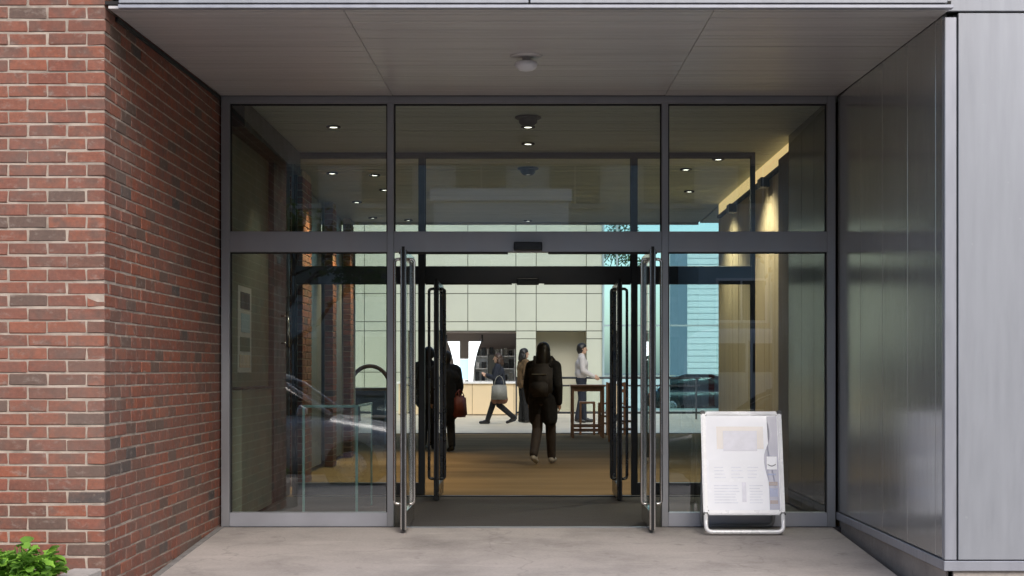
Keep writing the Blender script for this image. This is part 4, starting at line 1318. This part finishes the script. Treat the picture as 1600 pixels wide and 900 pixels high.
def car(label, x, y, z, rz, paint):
    rt = root('parked_car', (0, 0, 0), label, 'car')
    loft('body', [(-2.12, .62, .42, .62), (-2.08, .74, .30, .74), (-1.8, .82, .22, .86), (-1.2, .85, .20, .92), (0, .87, .20, .93), (.9, .86, .20, .90), (1.5, .83, .21, .80), (1.95, .74, .26, .70), (2.12, .55, .36, .58)], paint, rt)
    loft('windows', [(-1.75, .62, .84, .92), (-1.35, .66, .84, 1.26), (-.7, .68, .84, 1.40), (.1, .68, .84, 1.40), (.55, .66, .84, 1.22), (1.05, .62, .84, .92)], 'glass_car', rt)
    loft('cabin_inside', [(-1.5, .55, .80, .86), (-1.0, .58, .80, 1.1), (.3, .58, .80, 1.1), (.8, .55, .80, .88)], 'cloth_char', rt)
    loft('roof', [(-1.30, .55, 1.24, 1.30), (-.75, .64, 1.385, 1.435), (.1, .64, 1.385, 1.435), (.45, .58, 1.28, 1.34)], paint, rt)
    for s in (-1, 1):
        for pts in ([(-1.72, .60 * s, .90), (-1.30, .645 * s, 1.28), (-.75, .66 * s, 1.41)], [(1.05, .64 * s, .90), (.55, .655 * s, 1.24), (.1, .66 * s, 1.41)], [(-.35, .695 * s, .90), (-.38, .675 * s, 1.40)]):
            tube('pillar', pts, .03, paint, rt, 6, False, False)
        o = loft('mirror', [(.70, .05, .90, .96), (.74, .09, .88, 1.02), (.82, .05, .91, .98)], paint, rt, 10); o.location = (0, s * .90, 0)
        h = box('headlight', 1.86, 1.98, s * .58 - .13, s * .58 + .13, .56, .68, 'clear_lens', rt, .03); h.location = (1.96, s * .52, .60)
        h = box('tail_light', -2.1, -2.0, s * .6 - .12, s * .6 + .12, .66, .82, 'red_lens', rt, .03); h.location = (-2.05, s * .56, .68)
        for xx in (-1.30, 1.32):
            wheel(rt, xx, s * .78)
    o = box('number_plate', 2.1, 2.13, -.26, .26, .38, .49, 'white', rt, .004); o.location = (2.115, 0, .44)
    rt.location = (x, y, z); rt.rotation_euler.z = rz
    return rt
car('silver parked car reflected in the tall pane beside the brick wall', -3.75, 3.40, -.36, 0, 'paint_silver').scale = (1.12, 1.1, 1.14)
car('dark parked car reflected in the pane behind the sandwich board', 3.75, 3.45, -.36, R(180), 'paint_dark')
car('dark car parked outside beyond the teal glass', 6.3, 51.0, -.3, R(0), 'paint_dark')
def van(label, x, y, z, rz):
    rt = root('delivery_van', (0, 0, 0), label, 'van')
    loft('body', [(-2.5, .90, .35, 2.2), (-2.45, .95, .30, 2.36), (0, .97, .30, 2.40), (1.0, .96, .30, 2.36), (1.55, .92, .30, 1.75), (1.9, .90, .30, 1.25), (2.45, .82, .32, 1.05), (2.55, .7, .36, .9)], 'paint_white', rt, 24, .3)
    for s in (-1, 1):
        h = box('headlight', 0, .08, -.14, .14, 0, .26, 'clear_lens', rt, .03); h.location = (2.5, s * .58, .78)
        h = box('tail_light', 0, .05, -.06, .06, 0, .7, 'red_lens', rt, .02); h.location = (-2.49, s * .78, 1.1)
        h = box('rear_window', 0, .02, -.30, .30, 0, .6, 'window_glass', rt, .01); h.location = (-2.505, s * .38, 1.75)
        for xx in (-1.5, 1.6): wheel(rt, xx, s * .86, .34)
    h = box('door_seam', 0, .01, -.012, .012, 0, 1.7, 'dark_gap', rt, 0); h.location = (-2.505, 0, 1.25)
    h = box('windscreen', 0, .03, -.72, .72, 0, .75, 'window_glass', rt, .01, (0, R(-38), 0)); h.location = (1.42, 0, 1.82)
    rt.location = (x, y, z); rt.rotation_euler.z = rz
van('white delivery van reflected in the pane with the beige boards behind', 4.6, -9.6, -.24, R(-90))

def facade(name, label, x0, x1, y, h, wall, nx, nz, zf, dep=8, wm='white'):
    rt = root(name, ((x0 + x1) / 2, y, -.25), label, 'building')
    box('wall', x0, x1, y - dep, y, -.3, h, wall, rt, 0)
    box('parapet', x0 - .1, x1 + .1, y - dep - .1, y + .12, h, h + .35, wm, rt, 0)
    dx = (x1 - x0) / nx; dz = (h - .6) / nz
    for i in range(nx):
        for k in range(nz):
            cx = x0 + dx * (i + .5); z0 = .5 + k * dz
            wn_ = box('window', cx - dx * .30, cx + dx * .30, y, y + .06, z0, z0 + dz * .62, wm, rt, 0)
            for s in (-1, 1):
                box('pane', min(cx + s * .03, cx + s * dx * .27), max(cx + s * .03, cx + s * dx * .27), y + .03, y + .075, z0 + .08, z0 + dz * .62 - .08, 'window_glass', wn_, 0)
            box('sill', cx - dx * .33, cx + dx * .33, y, y + .14, z0 - .1, z0 - .002, 'stone', rt, 0)
facade('white_building', 'white rendered building reflected in the middle upper pane', -2.8, 1.2, -20, 6.3, 'render_pale', 2, 2, 0)
facade('grey_block', 'long tall grey rendered building reflected across the upper panes', -26, 26, -27, 13.5, 'render_brick', 16, 4, 0, 8, 'render_brick')
facade('grey_building', 'low blue grey building reflected in the pane behind the sandwich board', 5.2, 13, -21, 5.0, 'render_blue', 3, 2, 0)

def tree(label, x, y, z, h, spread, nleaf, seed):
    rr = random.Random(seed)
    rt = root('street_tree', (x, y, z), label, 'tree')
    bm = bmesh.new()
    tube_bm(bm, [(0, 0, 0), (rr.uniform(-.1, .1), rr.uniform(-.1, .1), h * .25), (rr.uniform(-.2, .2), rr.uniform(-.2, .2), h * .5)], .16, 8, False, .09)
    bmesh.ops.recalc_face_normals(bm, faces=bm.faces[:])
    link('trunk', mesh_of('trunk', bm, True), 'bark', rt, (0, 0, 0), False)
    bm = bmesh.new(); tips = []
    def grow(p, d, L, r, lev):
        q = p + d * L
        m_ = (p + q) / 2 + Vector((rr.gauss(0, .06), rr.gauss(0, .06), rr.gauss(0, .06))) * L
        tube_bm(bm, [p, m_, q], r, 5, False, r * .6)
        if lev == 0:
            tips.extend([m_, q]); return
        for _ in range(3 if lev > 1 else 4):
            nd = (d + Vector((rr.gauss(0, .55), rr.gauss(0, .55), rr.gauss(.12, .35)))).normalized()
            grow(p + (q - p) * rr.uniform(.55, 1), nd, L * rr.uniform(.55, .8), r * .58, lev - 1)
    for k in range(6):
        a = k / 6 * 6.283 + rr.uniform(-.3, .3)
        grow(Vector((0, 0, h * rr.uniform(.32, .5))), Vector((math.cos(a) * .8, math.sin(a) * .8, .75)).normalized(), spread * .55, .06, 3)
    link('branches', mesh_of('branches', bm, True), 'bark', rt, (0, 0, 0), False)
    Vv, F = [], []
    for k in range(nleaf):
        p = rr.choice(tips) + Vector((rr.gauss(0, .16), rr.gauss(0, .16), rr.gauss(0, .16)))
        ax_ = Vector((rr.gauss(0, 1), rr.gauss(0, 1), rr.gauss(0, 1))).normalized(); bx = ax_.orthogonal().normalized()
        s = rr.uniform(.05, .09); b = len(Vv)
        Vv += [p - ax_ * s, p + bx * s * .55, p + ax_ * s, p - bx * s * .55]; F.append((b, b + 1, b + 2, b + 3))
    me = bpy.data.meshes.new('crown'); me.from_pydata(Vv, [], F)
    o = link('crown', me, 'leaf_tree', rt, (0, 0, 0), False); o['kind'] = 'stuff'
tree('thin leafed street tree reflected in the upper pane near the brick wall', -5.4, -9.5, -.24, 6.2, 2.6, 2600, 3)
tree('thin leafed street tree reflected in the upper pane near the metal wall', 8.6, -12.5, -.24, 6.6, 2.6, 1800, 5)
tree('green tree standing outside the teal glass wall', 1.0, 60, -.3, 11.0, 4.4, 7000, 8)
